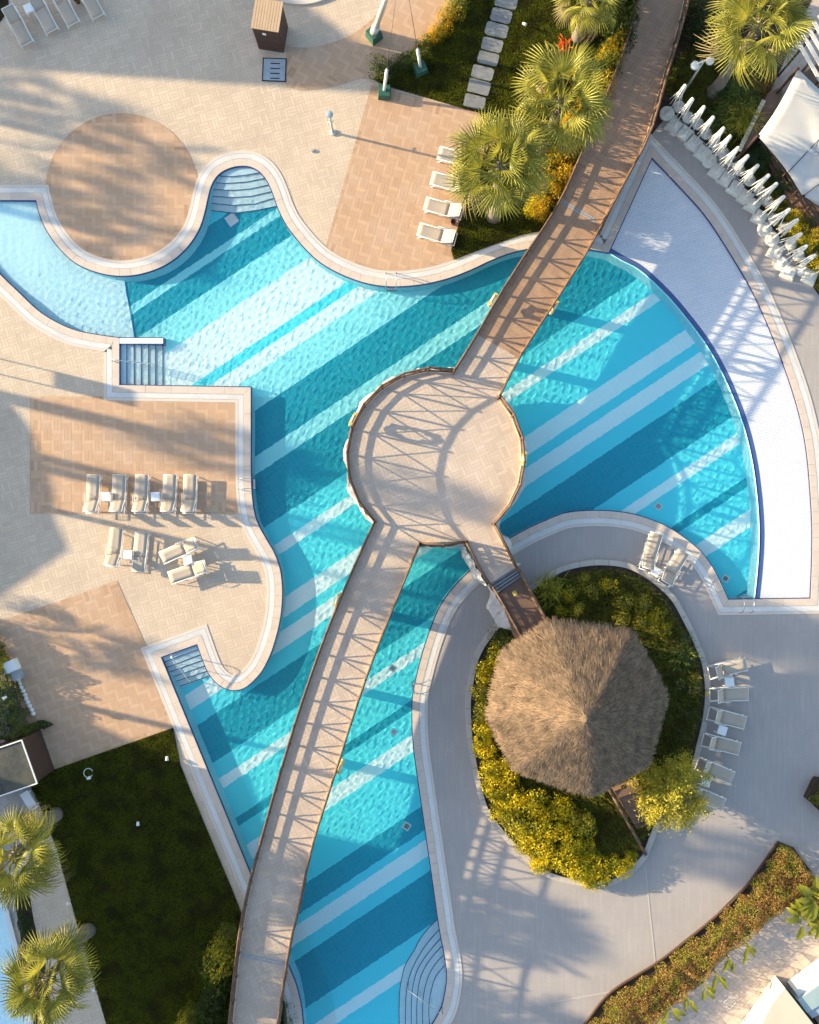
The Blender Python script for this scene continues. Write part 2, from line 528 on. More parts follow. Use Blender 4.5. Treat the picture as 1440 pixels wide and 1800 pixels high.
def inside(X, Y, pg):
    X, Y = np.asarray(X, float), np.asarray(Y, float)
    r = np.zeros(X.shape, bool)
    n = len(pg)
    for i in range(n):
        x1, y1 = pg[i]
        x2, y2 = pg[(i + 1) % n]
        if y1 == y2:
            continue
        c = ((y1 > Y) != (y2 > Y)) & (X < (x2 - x1) * (Y - y1) / (y2 - y1) + x1)
        r ^= c
    return r

def edge_dist(X, Y, pg):
    X, Y = np.asarray(X, float), np.asarray(Y, float)
    d = np.full(X.shape, 1e9)
    n = len(pg)
    for i in range(n):
        x1, y1 = pg[i]
        x2, y2 = pg[(i + 1) % n]
        dx, dy = x2 - x1, y2 - y1
        t = np.clip(((X - x1) * dx + (Y - y1) * dy) / max(1e-12, dx * dx + dy * dy), 0, 1)
        d = np.minimum(d, np.hypot(X - x1 - t * dx, Y - y1 - t * dy))
    return d

def clip_rect(subject, rect):
    """Sutherland-Hodgman: polygon subject cut by a convex ccw polygon"""
    out = subject
    for i in range(len(rect)):
        ax, ay = rect[i]
        bx, by = rect[(i + 1) % len(rect)]
        if not out:
            return []
        src, out = out, []
        def side(p):
            return (bx - ax) * (p[1] - ay) - (by - ay) * (p[0] - ax)
        prev = src[-1]
        sp = side(prev)
        for p in src:
            s_ = side(p)
            if (s_ >= 0) != (sp >= 0):
                t = sp / (sp - s_)
                out.append((prev[0] + (p[0] - prev[0]) * t, prev[1] + (p[1] - prev[1]) * t))
            if s_ >= 0:
                out.append(p)
            prev, sp = p, s_
    return out

def empty(name, loc=(0, 0, 0), rz=0.0, label=None, cat=None, group=None, kind=None):
    o = bpy.data.objects.new(name, None)
    o.empty_display_size = .2
    o.location = loc
    o.rotation_euler = (0, 0, rz)
    COL.objects.link(o)
    return tag(o, label, cat, group, kind)

def tag(o, label=None, cat=None, group=None, kind=None):
    if label:
        o['label'] = label
    if cat:
        o['category'] = cat
    if group:
        o['group'] = group
    if kind:
        o['kind'] = kind
    return o

def copy_thing(src, loc, rz=None, label=None, group=None):
    def cp(o, parent):
        c = o.copy()
        COL.objects.link(c)
        if parent is not None:
            c.parent = parent
        for ch in list(o.children):
            cp(ch, c)
        return c
    c = cp(src, None)
    c.location = loc
    if rz is not None:
        c.rotation_euler = (0, 0, rz)
    if label:
        c['label'] = label
    if group:
        c['group'] = group
    return c

# basket-weave paving of separate strips: full tiles are objects sharing one mesh, the rest goes into one stuff part
TILE_MESH = {}
def tile_mesh(size, strips, thick, mat, key):
    if key in TILE_MESH:
        return TILE_MESH[key]
    b = MB()
    w = size / strips
    for k in range(strips):
        y0 = -size / 2 + k * w
        strip_box(b, [(-size / 2 + .006, y0 + .008), (size / 2 - .006, y0 + .008), (size / 2 - .006, y0 + w - .008), (-size / 2 + .006, y0 + w - .008)], -thick, 0.0)
    me = b.mesh('paving_tile')
    me.materials.append(mat)
    TILE_MESH[key] = me
    return me

def strip_box(b, pts, z0, z1):
    n = len(pts)
    c = (sum(p[0] for p in pts) / n, sum(p[1] for p in pts) / n)
    top = [(p[0] + (c[0] - p[0]) * .0, p[1], z1) for p in pts]
    b.add([(p[0], p[1], z0) for p in pts] + top, [(i, (i + 1) % n, n + (i + 1) % n, n + i) for i in range(n)] + [tuple(n + i for i in range(n))])

def pave(parent, pg, ang, size, ztop, mat, limit=300, skip=None, thick=.012, strips=3, frame=None, name='paving_tile'):
    a = R(ang)
    ca, sa = math.cos(a), math.sin(a)
    if area(pg) < 0:
        pg = pg[::-1]
    loc = [(x * ca + y * sa, -x * sa + y * ca) for x, y in pg]
    xs, ys = [p[0] for p in loc], [p[1] for p in loc]
    i0, i1 = math.floor(min(xs) / size), math.ceil(max(xs) / size)
    j0, j1 = math.floor(min(ys) / size), math.ceil(max(ys) / size)
    I, J = np.meshgrid(np.arange(i0, i1), np.arange(j0, j1))
    cx, cy = (I.ravel() + .5) * size, (J.ravel() + .5) * size
    wx, wy = cx * ca - cy * sa, cx * sa + cy * ca
    ins = inside(cx, cy, loc)
    keep = np.ones(len(cx), bool)
    if frame is not None:
        keep &= (np.abs(wx) < frame[0]) & (np.abs(wy) < frame[1])
    if skip is not None:
        keep &= ~skip(wx, wy)
    sel = np.nonzero(keep)[0]
    cx, cy, wx, wy, ins = cx[sel], cy[sel], wx[sel], wy[sel], ins[sel]
    par = ((I.ravel() + J.ravel()) % 2)[sel]
    d = edge_dist(cx, cy, loc)
    full = ins & (d > size * .71)
    border = (~full) & (d <= size * .71 + 1e-6)
    me = tile_mesh(size, strips, thick, mat, (size, strips, mat.name, thick))
    fi = np.nonzero(full)[0]
    fi = fi[np.argsort(np.hypot(wx[fi] / 20.0, wy[fi] / 25.0))]
    for t in fi[:limit]:
        o = bpy.data.objects.new(name, me)
        o.location = (wx[t], wy[t], ztop)
        o.rotation_euler = (0, 0, a + (math.pi / 2 if par[t] else 0))
        o.parent = parent
        COL.objects.link(o)
    b = MB()
    w = size / strips
    for t in list(fi[limit:]) + list(np.nonzero(border)[0]):
        for k in range(strips):
            lo = -size / 2 + k * w + .008
            hi = lo + w - .016
            e = size / 2 - .006
            q = [(-e, lo), (e, lo), (e, hi), (-e, hi)] if not par[t] else [(-hi, -e), (-lo, -e), (-lo, e), (-hi, e)]
            q = [(cx[t] + x, cy[t] + y) for x, y in q]
            if not full[t]:
                q = clip_rect(loc, q)
                if len(q) < 3 or abs(area(q)) < 1e-4:
                    continue
            strip_box(b, [(x * ca - y * sa, x * sa + y * ca) for x, y in q], ztop - thick, ztop)
    if b.v:
        o = b.build(name, mat, parent)
        o['kind'] = 'stuff'

def at_root(name, loc, label, cat, group=None, kind=None):
    """Empty at a thing's base; children built in world coordinates are put under it with under()"""
    return empty(name, loc, 0.0, label, cat, group, kind)

def under(root, o):
    o.parent = root
    o.location = tuple(o.location[i] - root.location[i] for i in range(3))
    return o

# ------------------------------------------------------------------ outlines in photo pixels
BASIN = [(-150, 352, 1), (64, 352, 1), (70, 376), (80, 400), (95, 424), (112, 444), (133, 462), (160, 475), (190, 483), (217, 485), (245, 482),
         (275, 473), (300, 460), (322, 442), (340, 420), (352, 398), (360, 372), (366, 345), (372, 325), (383, 308), (400, 297), (420, 292),
         (440, 293), (457, 302), (470, 318), (480, 340), (490, 368), (503, 394), (520, 417), (540, 440), (562, 460), (590, 477), (620, 490),
         (650, 499), (680, 503), (710, 503), (740, 500), (770, 494), (800, 485), (830, 473), (860, 459), (890, 447), (920, 439), (955, 434),
         (995, 434), (1030, 437), (1070, 444, 1), (1146, 277, 1), (1190, 323), (1240, 379), (1285, 447), (1325, 516), (1358, 590), (1387, 667),
         (1407, 735), (1419, 800), (1427, 900), (1428, 970), (1425, 1052, 1), (1280, 1054, 1), (1269, 1030), (1254, 1000), (1230, 968), (1195, 940), (1160, 920), (1112, 904),
         (1060, 898), (1000, 901), (960, 915), (925, 931), (890, 951), (862, 972), (834, 997), (798, 1033), (774, 1067), (757, 1107), (743, 1150), (732, 1193),
         (726, 1225), (725, 1270), (728, 1317), (733, 1355), (742, 1417), (753, 1493), (763, 1563), (773, 1633), (782, 1680), (786, 1715), (783, 1745), (777, 1770), (767, 1790),
         (755, 1808), (730, 1835), (700, 1870, 1), (545, 1870, 1), (533, 1800), (529, 1767), (521, 1733), (512, 1710), (503, 1690, 1),
         (443, 1543, 1), (283, 1155, 1), (347, 1132, 1), (357, 1160), (367, 1183), (382, 1201), (399, 1211), (415, 1213), (433, 1207), (457, 1184), (473, 1155), (482, 1130), (490, 1100),
         (495, 1067), (496, 1033), (492, 1000), (482, 972), (467, 946), (453, 920), (446, 895), (442, 860), (441, 820, 1), (441, 681, 1), (210, 677, 1),
         (210, 594, 1), (200, 593), (167, 588), (133, 581), (100, 567), (67, 546), (33, 514), (0, 482), (-35, 440), (-70, 400, 1), (-150, 400, 1)]
BASIN_PX = smooth_loop(BASIN)
BASIN_M = [G(*p) for p in BASIN_PX]
Z_WATER, Z_FLOOR = -.07, -.50

BANDIN = smooth_loop([(1071, 444), (1093, 457), (1120, 471), (1147, 493), (1180, 526), (1210, 562), (1239, 601), (1265, 645), (1289, 697), (1309, 752),
                      (1323, 810), (1331, 867), (1335, 920), (1335, 960), (1332, 1005), (1327, 1053)], closed=False)
BANDOUT = offset(BANDIN, -9.0, closed=False)
if BANDOUT[20][0] < BANDIN[20][0]:
    BANDOUT = offset(BANDIN, 9.0, closed=False)
i_a = min(range(len(BASIN_PX)), key=lambda i: math.dist(BASIN_PX[i], (1070, 444)))
i_b = min(range(len(BASIN_PX)), key=lambda i: math.dist(BASIN_PX[i], (1280, 1054)))
i_c = min(range(len(BASIN_PX)), key=lambda i: math.dist(BASIN_PX[i], (1425, 1052)))
SHELF_PX = BASIN_PX[i_a:i_c + 1] + [(1335.5, 1053)] + BANDOUT[::-1][1:]
POOL_PX = BASIN_PX[:i_a + 1] + BANDIN[1:] + BASIN_PX[i_b:]

# ------------------------------------------------------------------ ground
COPW = 27.0 / PXM
HOLE = offset(BASIN_M, .30)
g = MB().sheet([(-260, -260), (260, -260), (260, 260), (-260, 260)], -.03, [HOLE]).build('ground', M['ground'])
tag(g, kind='structure')

def structure(b, name, mat, parent=None, smooth=False):
    o = b.build(name, mat, parent, smooth)
    if parent is None:
        o['kind'] = 'structure'
    return o

# terrace regions
TERRACE = [(-560, -260), (1230, -260), (1190, 60), (1133, 250), (1027, 450), (960, 600), (860, 800), (700, 1040), (600, 1330), (520, 1600), (480, 1900), (-20, 1900), (60, 1420), (88, 1355), (20, 1110), (-30, 1090), (-560, 1090)]
LAWN_TOP = [(655, 140), (683, 153), (843, 199), (862, 232), (830, 330), (813, 372), (793, 440), (798, 457), (835, 443), (870, 430), (915, 414), (960, 404), (1010, 370), (1060, 330), (1200, 60), (1200, -120), (830, -120), (800, 10), (758, 62), (700, 108)]
LAWN_LOW = [(305, 1279), (88, 1355), (50, 1372), (72, 1420), (100, 1492), (140, 1640), (196, 1830), (200, 1900), (500, 1900), (500, 1760), (480, 1740), (470, 1690), (426, 1608), (408, 1562), (336, 1390), (318, 1345)]
POLY_TERRACE = [G(*p) for p in TERRACE]
# the terrace base is cut to the basin by leaving it out: use a border sheet with a hole per side
def cut_sheet(name, pg_px, z, mat, margin=.30):
    """sheet of a region minus the pool basin: cells of a fine grid, cut at the region's own edge"""
    pg = [G(*p) for p in pg_px]
    if area(pg) < 0:
        pg = pg[::-1]
    s = 1.0
    xs, ys = [p[0] for p in pg], [p[1] for p in pg]
    out = MB()
    hole = offset(BASIN_M, margin)
    I, J = np.meshgrid(np.arange(math.floor(min(xs) / s), math.ceil(max(xs) / s)), np.arange(math.floor(min(ys) / s), math.ceil(max(ys) / s)))
    cx, cy = (I.ravel() + .5) * s, (J.ravel() + .5) * s
    d1, d2 = edge_dist(cx, cy, pg), edge_dist(cx, cy, hole)
    i1, i2 = inside(cx, cy, pg), inside(cx, cy, hole)
    near = []
    n = 10
    c = s / n / 2
    for x, y, a1, a2, f1, f2 in zip(cx, cy, d1, d2, i1, i2):
        if (not f1 and a1 > s) or (f2 and a2 > s * .72):
            continue
        if a2 <= s * .72:
            near.append((x, y, a1 <= s))
            continue
        q = [(x - s / 2, y - s / 2), (x + s / 2, y - s / 2), (x + s / 2, y + s / 2), (x - s / 2, y + s / 2)]
        if a1 <= s:
            q = clip_rect(pg, q)
            if len(q) < 3 or abs(area(q)) < 1e-6:
                continue
        if len(q) == 4 and a1 > s:
            out.add([(a, b_, z) for a, b_ in q], [(0, 1, 2, 3)])
        else:
            out.sheet(q, z)
    if near:
        # beside the pool: small cells outside the basin only
        U = (np.arange(n) + .5) * s / n - s / 2
        nx = np.array([p[0] for p in near])[:, None, None] + U[None, :, None] + 0 * U[None, None, :]
        ny = np.array([p[1] for p in near])[:, None, None] + U[None, None, :] + 0 * U[None, :, None]
        ok = ~inside(nx.ravel(), ny.ravel(), hole)
        ok &= np.where(np.repeat([p[2] for p in near], n * n), inside(nx.ravel(), ny.ravel(), pg), True)
        for x, y in zip(nx.ravel()[ok], ny.ravel()[ok]):
            out.add([(x - c, y - c, z), (x + c, y - c, z), (x + c, y + c, z), (x - c, y + c, z)], [(0, 1, 2, 3)])
    return structure(out, name, mat)

terrace = cut_sheet('paved_terrace', TERRACE, -.0028, M['joint'])
BAS13 = offset(BASIN_M, 13.0 / PXM)
Z_SQUARE = [(53, 697), (420, 697), (420, 903), (53, 903)]
Z_CIRCLE = [(214 + 134 * math.cos(t), 333 + 134 * math.sin(t)) for t in [2 * math.pi * k / 72 for k in range(72)]]
Z_LOW = [(206, 1021), (266, 1155), (305, 1236), (318, 1274), (80, 1358), (16, 1180), (-20, 1099)]
Z_EAST = [(653, 150), (846, 199), (866, 232), (832, 330), (815, 372), (796, 440), (800, 459), (770, 480), (720, 490), (660, 486), (610, 468), (571, 440)]
ring_c = (530, -95)
Z_RING = [(503, 78)] + [(ring_c[0] + 179 * math.cos(R(a)), ring_c[1] + 179 * math.sin(R(a))) for a in range(96, 10, -6)] + [(760, -60), (820, -40), (800, 10), (758, 62), (700, 108), (655, 140)] + \
         [(ring_c[0] + 254 * math.cos(R(a)), ring_c[1] + 254 * math.sin(R(a))) for a in range(66, 96, 6)] + [(503, 153)]
darker = [[G(*p) for p in z] for z in (Z_SQUARE, Z_CIRCLE, Z_LOW, Z_EAST, Z_RING)]
lawns_m = [[G(*p) for p in z] for z in (LAWN_TOP, LAWN_LOW)]

def skip_terrace(x, y):
    r = inside(x, y, BAS13)
    for z in darker + lawns_m:
        r |= inside(x, y, z) & (edge_dist(x, y, z) > .45)
    return r

FRAME = (23.0, 28.0)
pave(terrace, POLY_TERRACE, 17.0, .48, 0.0, M['tan'], 300, skip_terrace, .0026, 3, FRAME)
skip_pool = lambda x, y: inside(x, y, BAS13)
def zone(name, px, ang, limit):
    z = cut_sheet(name, px, .0092, M['joint'], .34)
    pave(z, [G(*p) for p in px], ang, .50, .012, M['brown'], limit, skip_pool, .0026, 3, FRAME)
    return z
zone('brown_paving_square', Z_SQUARE, 0.0, 300)
zone('brown_paving_circle', Z_CIRCLE, 0.0, 300)
zone('brown_paving_quad', Z_LOW, 19.0, 300)
zone('brown_paving_strip', Z_EAST, -16.5, 300)
zone('brown_paving_ring', Z_RING, -28.0, 300)
# round white planter rim at the top edge
rim = MB()
rim.lathe((*G(528, -98), 0), [(2.98, .0), (2.98, .10), (2.75, .10), (2.75, .02), (0.1, .02)], 64)
structure(rim, 'white_paving_ring', M['edge'])

# grey deck on the east side, path strips and soil beds
GREY = [(1133, 250), (1180, 190), (1290, 300), (1440, 520), (1800, 520), (1800, 1545), (1440, 1545), (1396, 1490), (1367, 1478), (1310, 1557), (1253, 1613),
        (1160, 1687), (1073, 1743), (1000, 1830), (1000, 1960), (500, 1960), (545, 1700), (620, 1350), (700, 1040), (860, 800), (960, 600), (1060, 400)]
cut_sheet('grey_pool_deck', GREY, 0.0, M['greydeck'])
PATH_SE = [(1440, 1545), (1396, 1490), (1300, 1640), (1130, 1800), (1000, 1960), (1900, 1960), (1900, 1545)]
structure(MB().sheet([G(*p) for p in PATH_SE], -.004), 'tiled_path', M['pathtan'])
PATH_SW = [(-400, 1120), (-30, 1090), (0, 1090), (20, 1290), (72, 1420), (100, 1492), (140, 1640), (196, 1830), (215, 1900), (-400, 1900)]
structure(MB().sheet([G(*p) for p in PATH_SW], -.005), 'tiled_path', M['pathgrey'])
PATH_NE = [(1340, 170), (1405, 40), (1460, -60), (1800, -60), (1800, 400), (1440, 330)]
structure(MB().sheet([G(*p) for p in PATH_NE], -.006), 'tiled_path', M['pathtan'])
structure(MB().sheet([G(*p) for p in [(1190, -120), (1480, -120), (1400, 60), (1350, 170), (1440, 420), (1440, 520), (1405, 470), (1290, 300), (1180, 195), (1135, 250), (1150, 160)]], .004), 'planting_bed', M['soil'])

# lawns: turf base and blades
def lawn(name, px, n):
    pg = [G(*p) for p in px]
    base = structure(MB().sheet(pg, .022), name, M['turf'])
    xs, ys = [p[0] for p in pg], [p[1] for p in pg]
    x, y = RNG.uniform(max(min(xs), -22), min(max(xs), 22), n * 3), RNG.uniform(max(min(ys), -27), min(max(ys), 27), n * 3)
    ok = inside(x, y, pg)
    x, y = x[ok][:n], y[ok][:n]
    blades(name.replace('lawn', 'grass'), x, y, .022, .05, .11, .010, M['grass'], .5)

def blades(name, x, y, z0, h0, h1, w, mat, lean, label=None):
    n = len(x)
    h = RNG.uniform(h0, h1, n)
    a = RNG.uniform(0, 2 * math.pi, n)
    l = RNG.uniform(.2, 1.0, n) * lean
    dx, dy = np.cos(a), np.sin(a)
    ww = w * RNG.uniform(.7, 1.4, n)
    z0 = np.zeros(n) + z0
    V = np.empty((n, 3, 3), np.float32)
    V[:, 0] = np.stack([x - dy * ww, y + dx * ww, z0], 1)
    V[:, 1] = np.stack([x + dy * ww, y - dx * ww, z0], 1)
    V[:, 2] = np.stack([x + dx * h * l, y + dy * h * l, z0 + h * np.sqrt(np.maximum(.05, 1 - l * l * .8))], 1)
    me = np_mesh(name, V.reshape(-1, 3), np.arange(n * 3).reshape(n, 3))
    o = link(name, me, None, mat)
    o['kind'] = 'stuff'
    return o
lawn('lawn', LAWN_TOP, 260000)
lawn('lawn', LAWN_LOW, 260000)

# ------------------------------------------------------------------ pool: walls, floor, beach, steps, water
basin = MB()
pool_m = [G(*p) for p in POOL_PX]
nrm = normals(pool_m)
ring = []
for p, n_ in zip(pool_m, nrm):
    l = math.hypot(*n_)
    out = (n_[0] / l, n_[1] / l)
    # walls lean in a little, more where the basin is wide
    s = max(0.0, out[0] * p[0] + out[1] * p[1]) * .0165 + .015
    ring.append((p[0] - n_[0] * s, p[1] - n_[1] * s))
k = len(pool_m)
walls = MB()
walls.add([(x, y, -.012) for x, y in pool_m] + [(x, y, Z_FLOOR) for x, y in ring], [(i, k + i, k + (i + 1) % k, (i + 1) % k) for i in range(k)])
pool_walls = structure(walls, 'pool_wall', M['poolwall'])
cutA, cutB = G(215, 480), G(233, 600)
def beach_side(p):
    return (cutB[0] - cutA[0]) * (p[1] - cutA[1]) - (cutB[1] - cutA[1]) * (p[0] - cutA[0])
def half(pg, sgn):
    out = []
    for i in range(len(pg)):
        a, b_ = pg[i - 1], pg[i]
        sa, sb = beach_side(a) * sgn, beach_side(b_) * sgn
        if (sa >= 0) != (sb >= 0):
            t = sa / (sa - sb)
            out.append((a[0] + (b_[0] - a[0]) * t, a[1] + (b_[1] - a[1]) * t))
        if sb >= 0:
            out.append(b_)
    return out
sg = 1 if beach_side(G(0, 420)) > 0 else -1
floor_ring = ring
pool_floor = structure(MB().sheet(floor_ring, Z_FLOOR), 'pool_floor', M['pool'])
beach_px = [(-150, 345), (64, 345), (78, 394), (112, 444), (160, 475), (215, 488), (219, 515), (226, 550), (234, 598), (200, 598), (133, 588), (67, 553), (0, 489), (-80, 410), (-150, 405)]
zb = lambda x, y: max(Z_FLOOR + .02, -.10 - .30 * max(0.0, min(1.0, ((x - G(0, 0)[0]) * .75 - (y - G(0, 400)[1]) * .55) / 5.6)))
bp = MB()
bm_pts = [G(*p) for p in beach_px]
bp.prism(bm_pts, Z_FLOOR - .02, zb)
beach = structure(bp, 'pool_beach', M['beach'])

# white shelf on the east side, its blue band
shelf_m = [G(*p) for p in SHELF_PX]
shelf = structure(MB().sheet(shelf_m, -.055), 'white_shelf', M['navy'])
band_pg = [G(*p) for p in BANDIN] + [G(*p) for p in BANDOUT[::-1]]
structure(MB().prism(band_pg, Z_FLOOR, -.040), 'blue_band', M['band'])
def shelf_tiles():
    a = R(15.0)
    ca, sa = math.cos(a), math.sin(a)
    L, W = .40, .125
    xs, ys = [p[0] for p in shelf_m], [p[1] for p in shelf_m]
    loc = [(x * ca + y * sa, -x * sa + y * ca) for x, y in shelf_m]
    if area(loc) < 0:
        loc = loc[::-1]
    x0, x1, y0, y1 = min(p[0] for p in loc), max(p[0] for p in loc), min(p[1] for p in loc), max(p[1] for p in loc)
    cx, cy = [], []
    for j in range(int((y1 - y0) / W) + 1):
        for i in range(int((x1 - x0) / L) + 2):
            cx.append(x0 + (i + .5 * (j % 2)) * L)
            cy.append(y0 + (j + .5) * W)
    cx, cy = np.array(cx), np.array(cy)
    ins, d = inside(cx, cy, loc), edge_dist(cx, cy, loc)
    b_ = MB()
    for x, y, f, dd in zip(cx, cy, ins, d):
        if not f and dd > .22:
            continue
        q = [(x - L / 2 + .003, y - W / 2 + .003), (x + L / 2 - .003, y - W / 2 + .003), (x + L / 2 - .003, y + W / 2 - .003), (x - L / 2 + .003, y + W / 2 - .003)]
        if dd < .22:
            q = clip_rect(loc, q)
            if len(q) < 3 or abs(area(q)) < 1e-4:
                continue
        strip_box(b_, [(u * ca - v * sa, u * sa + v * ca) for u, v in q], -.055, -.046)
    o = b_.build('shelf_tile', M['shelf'], shelf)
    o['kind'] = 'stuff'
shelf_tiles()

def step_set(parent, arcs, back, ztops, mat, nose=True):
    """arcs: front edges in px from the highest step down; back: far edge points in px"""
    for arc, z in zip(arcs, ztops):
        b_ = MB().prism([G(*p) for p in arc] + [G(*p) for p in back], Z_FLOOR - .03 - abs(z) * .02, z)
        b_.build('step', mat, parent)
        if nose:
            a = [G(*p) for p in arc]
            n_ = normals(a, False)
            w = .035
            bk = [G(*p) for p in back]
            c = (sum(p[0] for p in bk) / len(bk), sum(p[1] for p in bk) / len(bk))
            sg_ = 1 if (c[0] - a[0][0]) * n_[0][0] + (c[1] - a[0][1]) * n_[0][1] > 0 else -1
            in_ = [(p[0] + q[0] * w * sg_, p[1] + q[1] * w * sg_) for p, q in zip(a, n_)]
            MB().prism(a + in_[::-1], z - .01, z + .004).build('step_edge', M['navy'], parent)

def zs(n, top=-.085):
    return [top + (Z_FLOOR + .06 - top) * i / (n - 1) for i in range(n)]

cove = structure(MB().sheet([G(*p) for p in [(360, 300), (400, 285), (450, 285), (490, 300)]], Z_FLOOR + .004), 'pool_steps', M['steps'])
def u(pts, s, ox, oy):
    return [(ox + x / s, oy + y / s) for x, y in pts]
cove_arcs = [u(a, 6.545, 340, 270) for a in (
    [(180, 245), (300, 255), (450, 262), (600, 245), (735, 222), (860, 190)], [(120, 318), (255, 330), (400, 335), (600, 320), (795, 282), (920, 240)],
    [(80, 385), (220, 402), (450, 412), (650, 395), (850, 350), (960, 315)], [(60, 458), (205, 478), (450, 490), (650, 478), (880, 425), (1010, 385)],
    [(40, 530), (190, 552), (450, 577), (700, 560), (905, 497), (1030, 450)], [(30, 605), (185, 630), (450, 664), (740, 627), (945, 582), (1060, 540)])]
step_set(cove, cove_arcs, [(500, 285), (420, 270), (345, 285)], zs(6), M['steps'])
west = structure(MB().sheet([G(*p) for p in [(205, 604), (287, 604), (287, 680), (205, 680)]], Z_FLOOR + .005), 'pool_steps', M['steps'])
step_set(west, [[(x, 681), (x, 603)] for x in (222.8, 235, 247, 259.4, 271.2, 283.8)], [(204, 603), (204, 681)], zs(6), M['steps'])
div = MB().prism([G(*p) for p in [(209, 594.5), (287, 594.5), (287, 604), (209, 604)]], Z_FLOOR, .022)
div.build('divider_wall', M['white'], west)
dl = MB()
for q in ([(211, 593), (288.5, 593), (288.5, 594.3), (211, 594.3)], [(287.2, 594.5), (288.5, 594.5), (288.5, 604), (287.2, 604)], [(211, 604.2), (288.5, 604.2), (288.5, 605.5), (211, 605.5)]):
    dl.prism([G(*p) for p in q], Z_FLOOR, .012)
dl.build('divider_edge', M['navy'], west)
low = structure(MB().sheet([G(*p) for p in [(283, 1150), (347, 1128), (372, 1190), (312, 1212)]], Z_FLOOR + .006), 'pool_steps', M['steps'])
low_l = [u(a, 6, 260, 1090) for a in ([(170, 448), (560, 300)], [(195, 507), (575, 363)], [(225, 557), (600, 422)], [(250, 611), (625, 482)], [(280, 662), (655, 537)], [(312, 720), (690, 583)])]
step_set(low, low_l, [(350, 1126), (276, 1154)], zs(6), M['steps'])
south = structure(MB().sheet([G(*p) for p in [(700, 1790), (780, 1700), (780, 1790), (760, 1840)]], Z_FLOOR + .007), 'pool_steps', M['steps'])
s_arcs = [u(smooth_loop(a, False, 60), 7.2, 660, 1600) for a in (
    [(960, 610), (890, 690), (760, 850), (710, 1000), (675, 1200), (680, 1440), (720, 1640)], [(930, 490), (870, 570), (740, 720), (650, 900), (600, 1150), (595, 1440), (610, 1640)],
    [(900, 420), (850, 470), (760, 560), (640, 720), (560, 900), (525, 1150), (520, 1440), (530, 1640)], [(890, 310), (835, 370), (680, 550), (540, 760), (480, 950), (455, 1150), (450, 1440), (460, 1640)],
    [(870, 210), (820, 260), (640, 470), (500, 700), (420, 900), (385, 1100), (375, 1440), (385, 1640)], [(850, 90), (800, 130), (600, 350), (480, 560), (380, 720), (330, 900), (300, 1100), (295, 1440), (300, 1640)])]
step_set(south, s_arcs, [(800, 1850), (800, 1700), (790, 1615)], zs(6), M['steps'])
for o in (pool_walls, pool_floor, beach):
    o.cycles.is_caustics_receiver = True
for s_ in (cove, west, low, south):
    s_.cycles.is_caustics_receiver = True
    for ch in s_.children:
        ch.cycles.is_caustics_receiver = True

# water: a rippled sheet
def water():
    s = .036
    pg = offset(pool_m, .02)
    xs, ys = [p[0] for p in pg], [p[1] for p in pg]
    gx = np.arange(max(min(xs), -21.5), max(xs) + s, s)
    gy = np.arange(max(min(ys), -26.2), max(ys) + s, s)
    X, Y = np.meshgrid(gx, gy)
    ins = np.zeros(X.shape, bool)
    n = len(pg)
    for r in range(len(gy)):
        yy = gy[r]
        xs_ = sorted(pg[i][0] + (yy - pg[i][1]) * (pg[(i + 1) % n][0] - pg[i][0]) / (pg[(i + 1) % n][1] - pg[i][1]) for i in range(n) if (pg[i][1] > yy) != (pg[(i + 1) % n][1] > yy))
        for x0, x1 in zip(xs_[::2], xs_[1::2]):
            ins[r] |= (gx >= x0) & (gx <= x1)
    Z = np.zeros(X.shape)
    rg = np.random.default_rng(3)
    for i in range(46):
        lam = rg.uniform(.17, .46)
        a = rg.uniform(0, 2 * math.pi)
        kx = 2 * math.pi / lam
        # ripples come and go in patches
        env = .7 + .3 * np.sin(X * rg.uniform(.15, .5) + rg.uniform(0, 6)) * np.sin(Y * rg.uniform(.15, .5) + rg.uniform(0, 6))
        Z += WAVE * (lam / .3) ** 1.6 * env * np.sin(kx * (X * math.cos(a) + Y * math.sin(a)) + rg.uniform(0, 6.28))
    cell = ins[:-1, :-1] | ins[:-1, 1:] | ins[1:, 1:] | ins[1:, :-1]
    idx = np.arange(X.size).reshape(X.shape)
    F = np.stack([idx[:-1, :-1][cell], idx[:-1, 1:][cell], idx[1:, 1:][cell], idx[1:, :-1][cell]], 1)
    used = np.unique(F)
    remap = np.full(X.size, -1, np.int64)
    remap[used] = np.arange(len(used))
    V = np.stack([X.ravel()[used], Y.ravel()[used], Z.ravel()[used] + Z_WATER], 1)
    o = link('pool_water', np_mesh('pool_water', V, remap[F], True), None, M['water'])
    o['kind'] = 'structure'
    o.cycles.is_caustics_caster = True
WAVE = .00039
water()

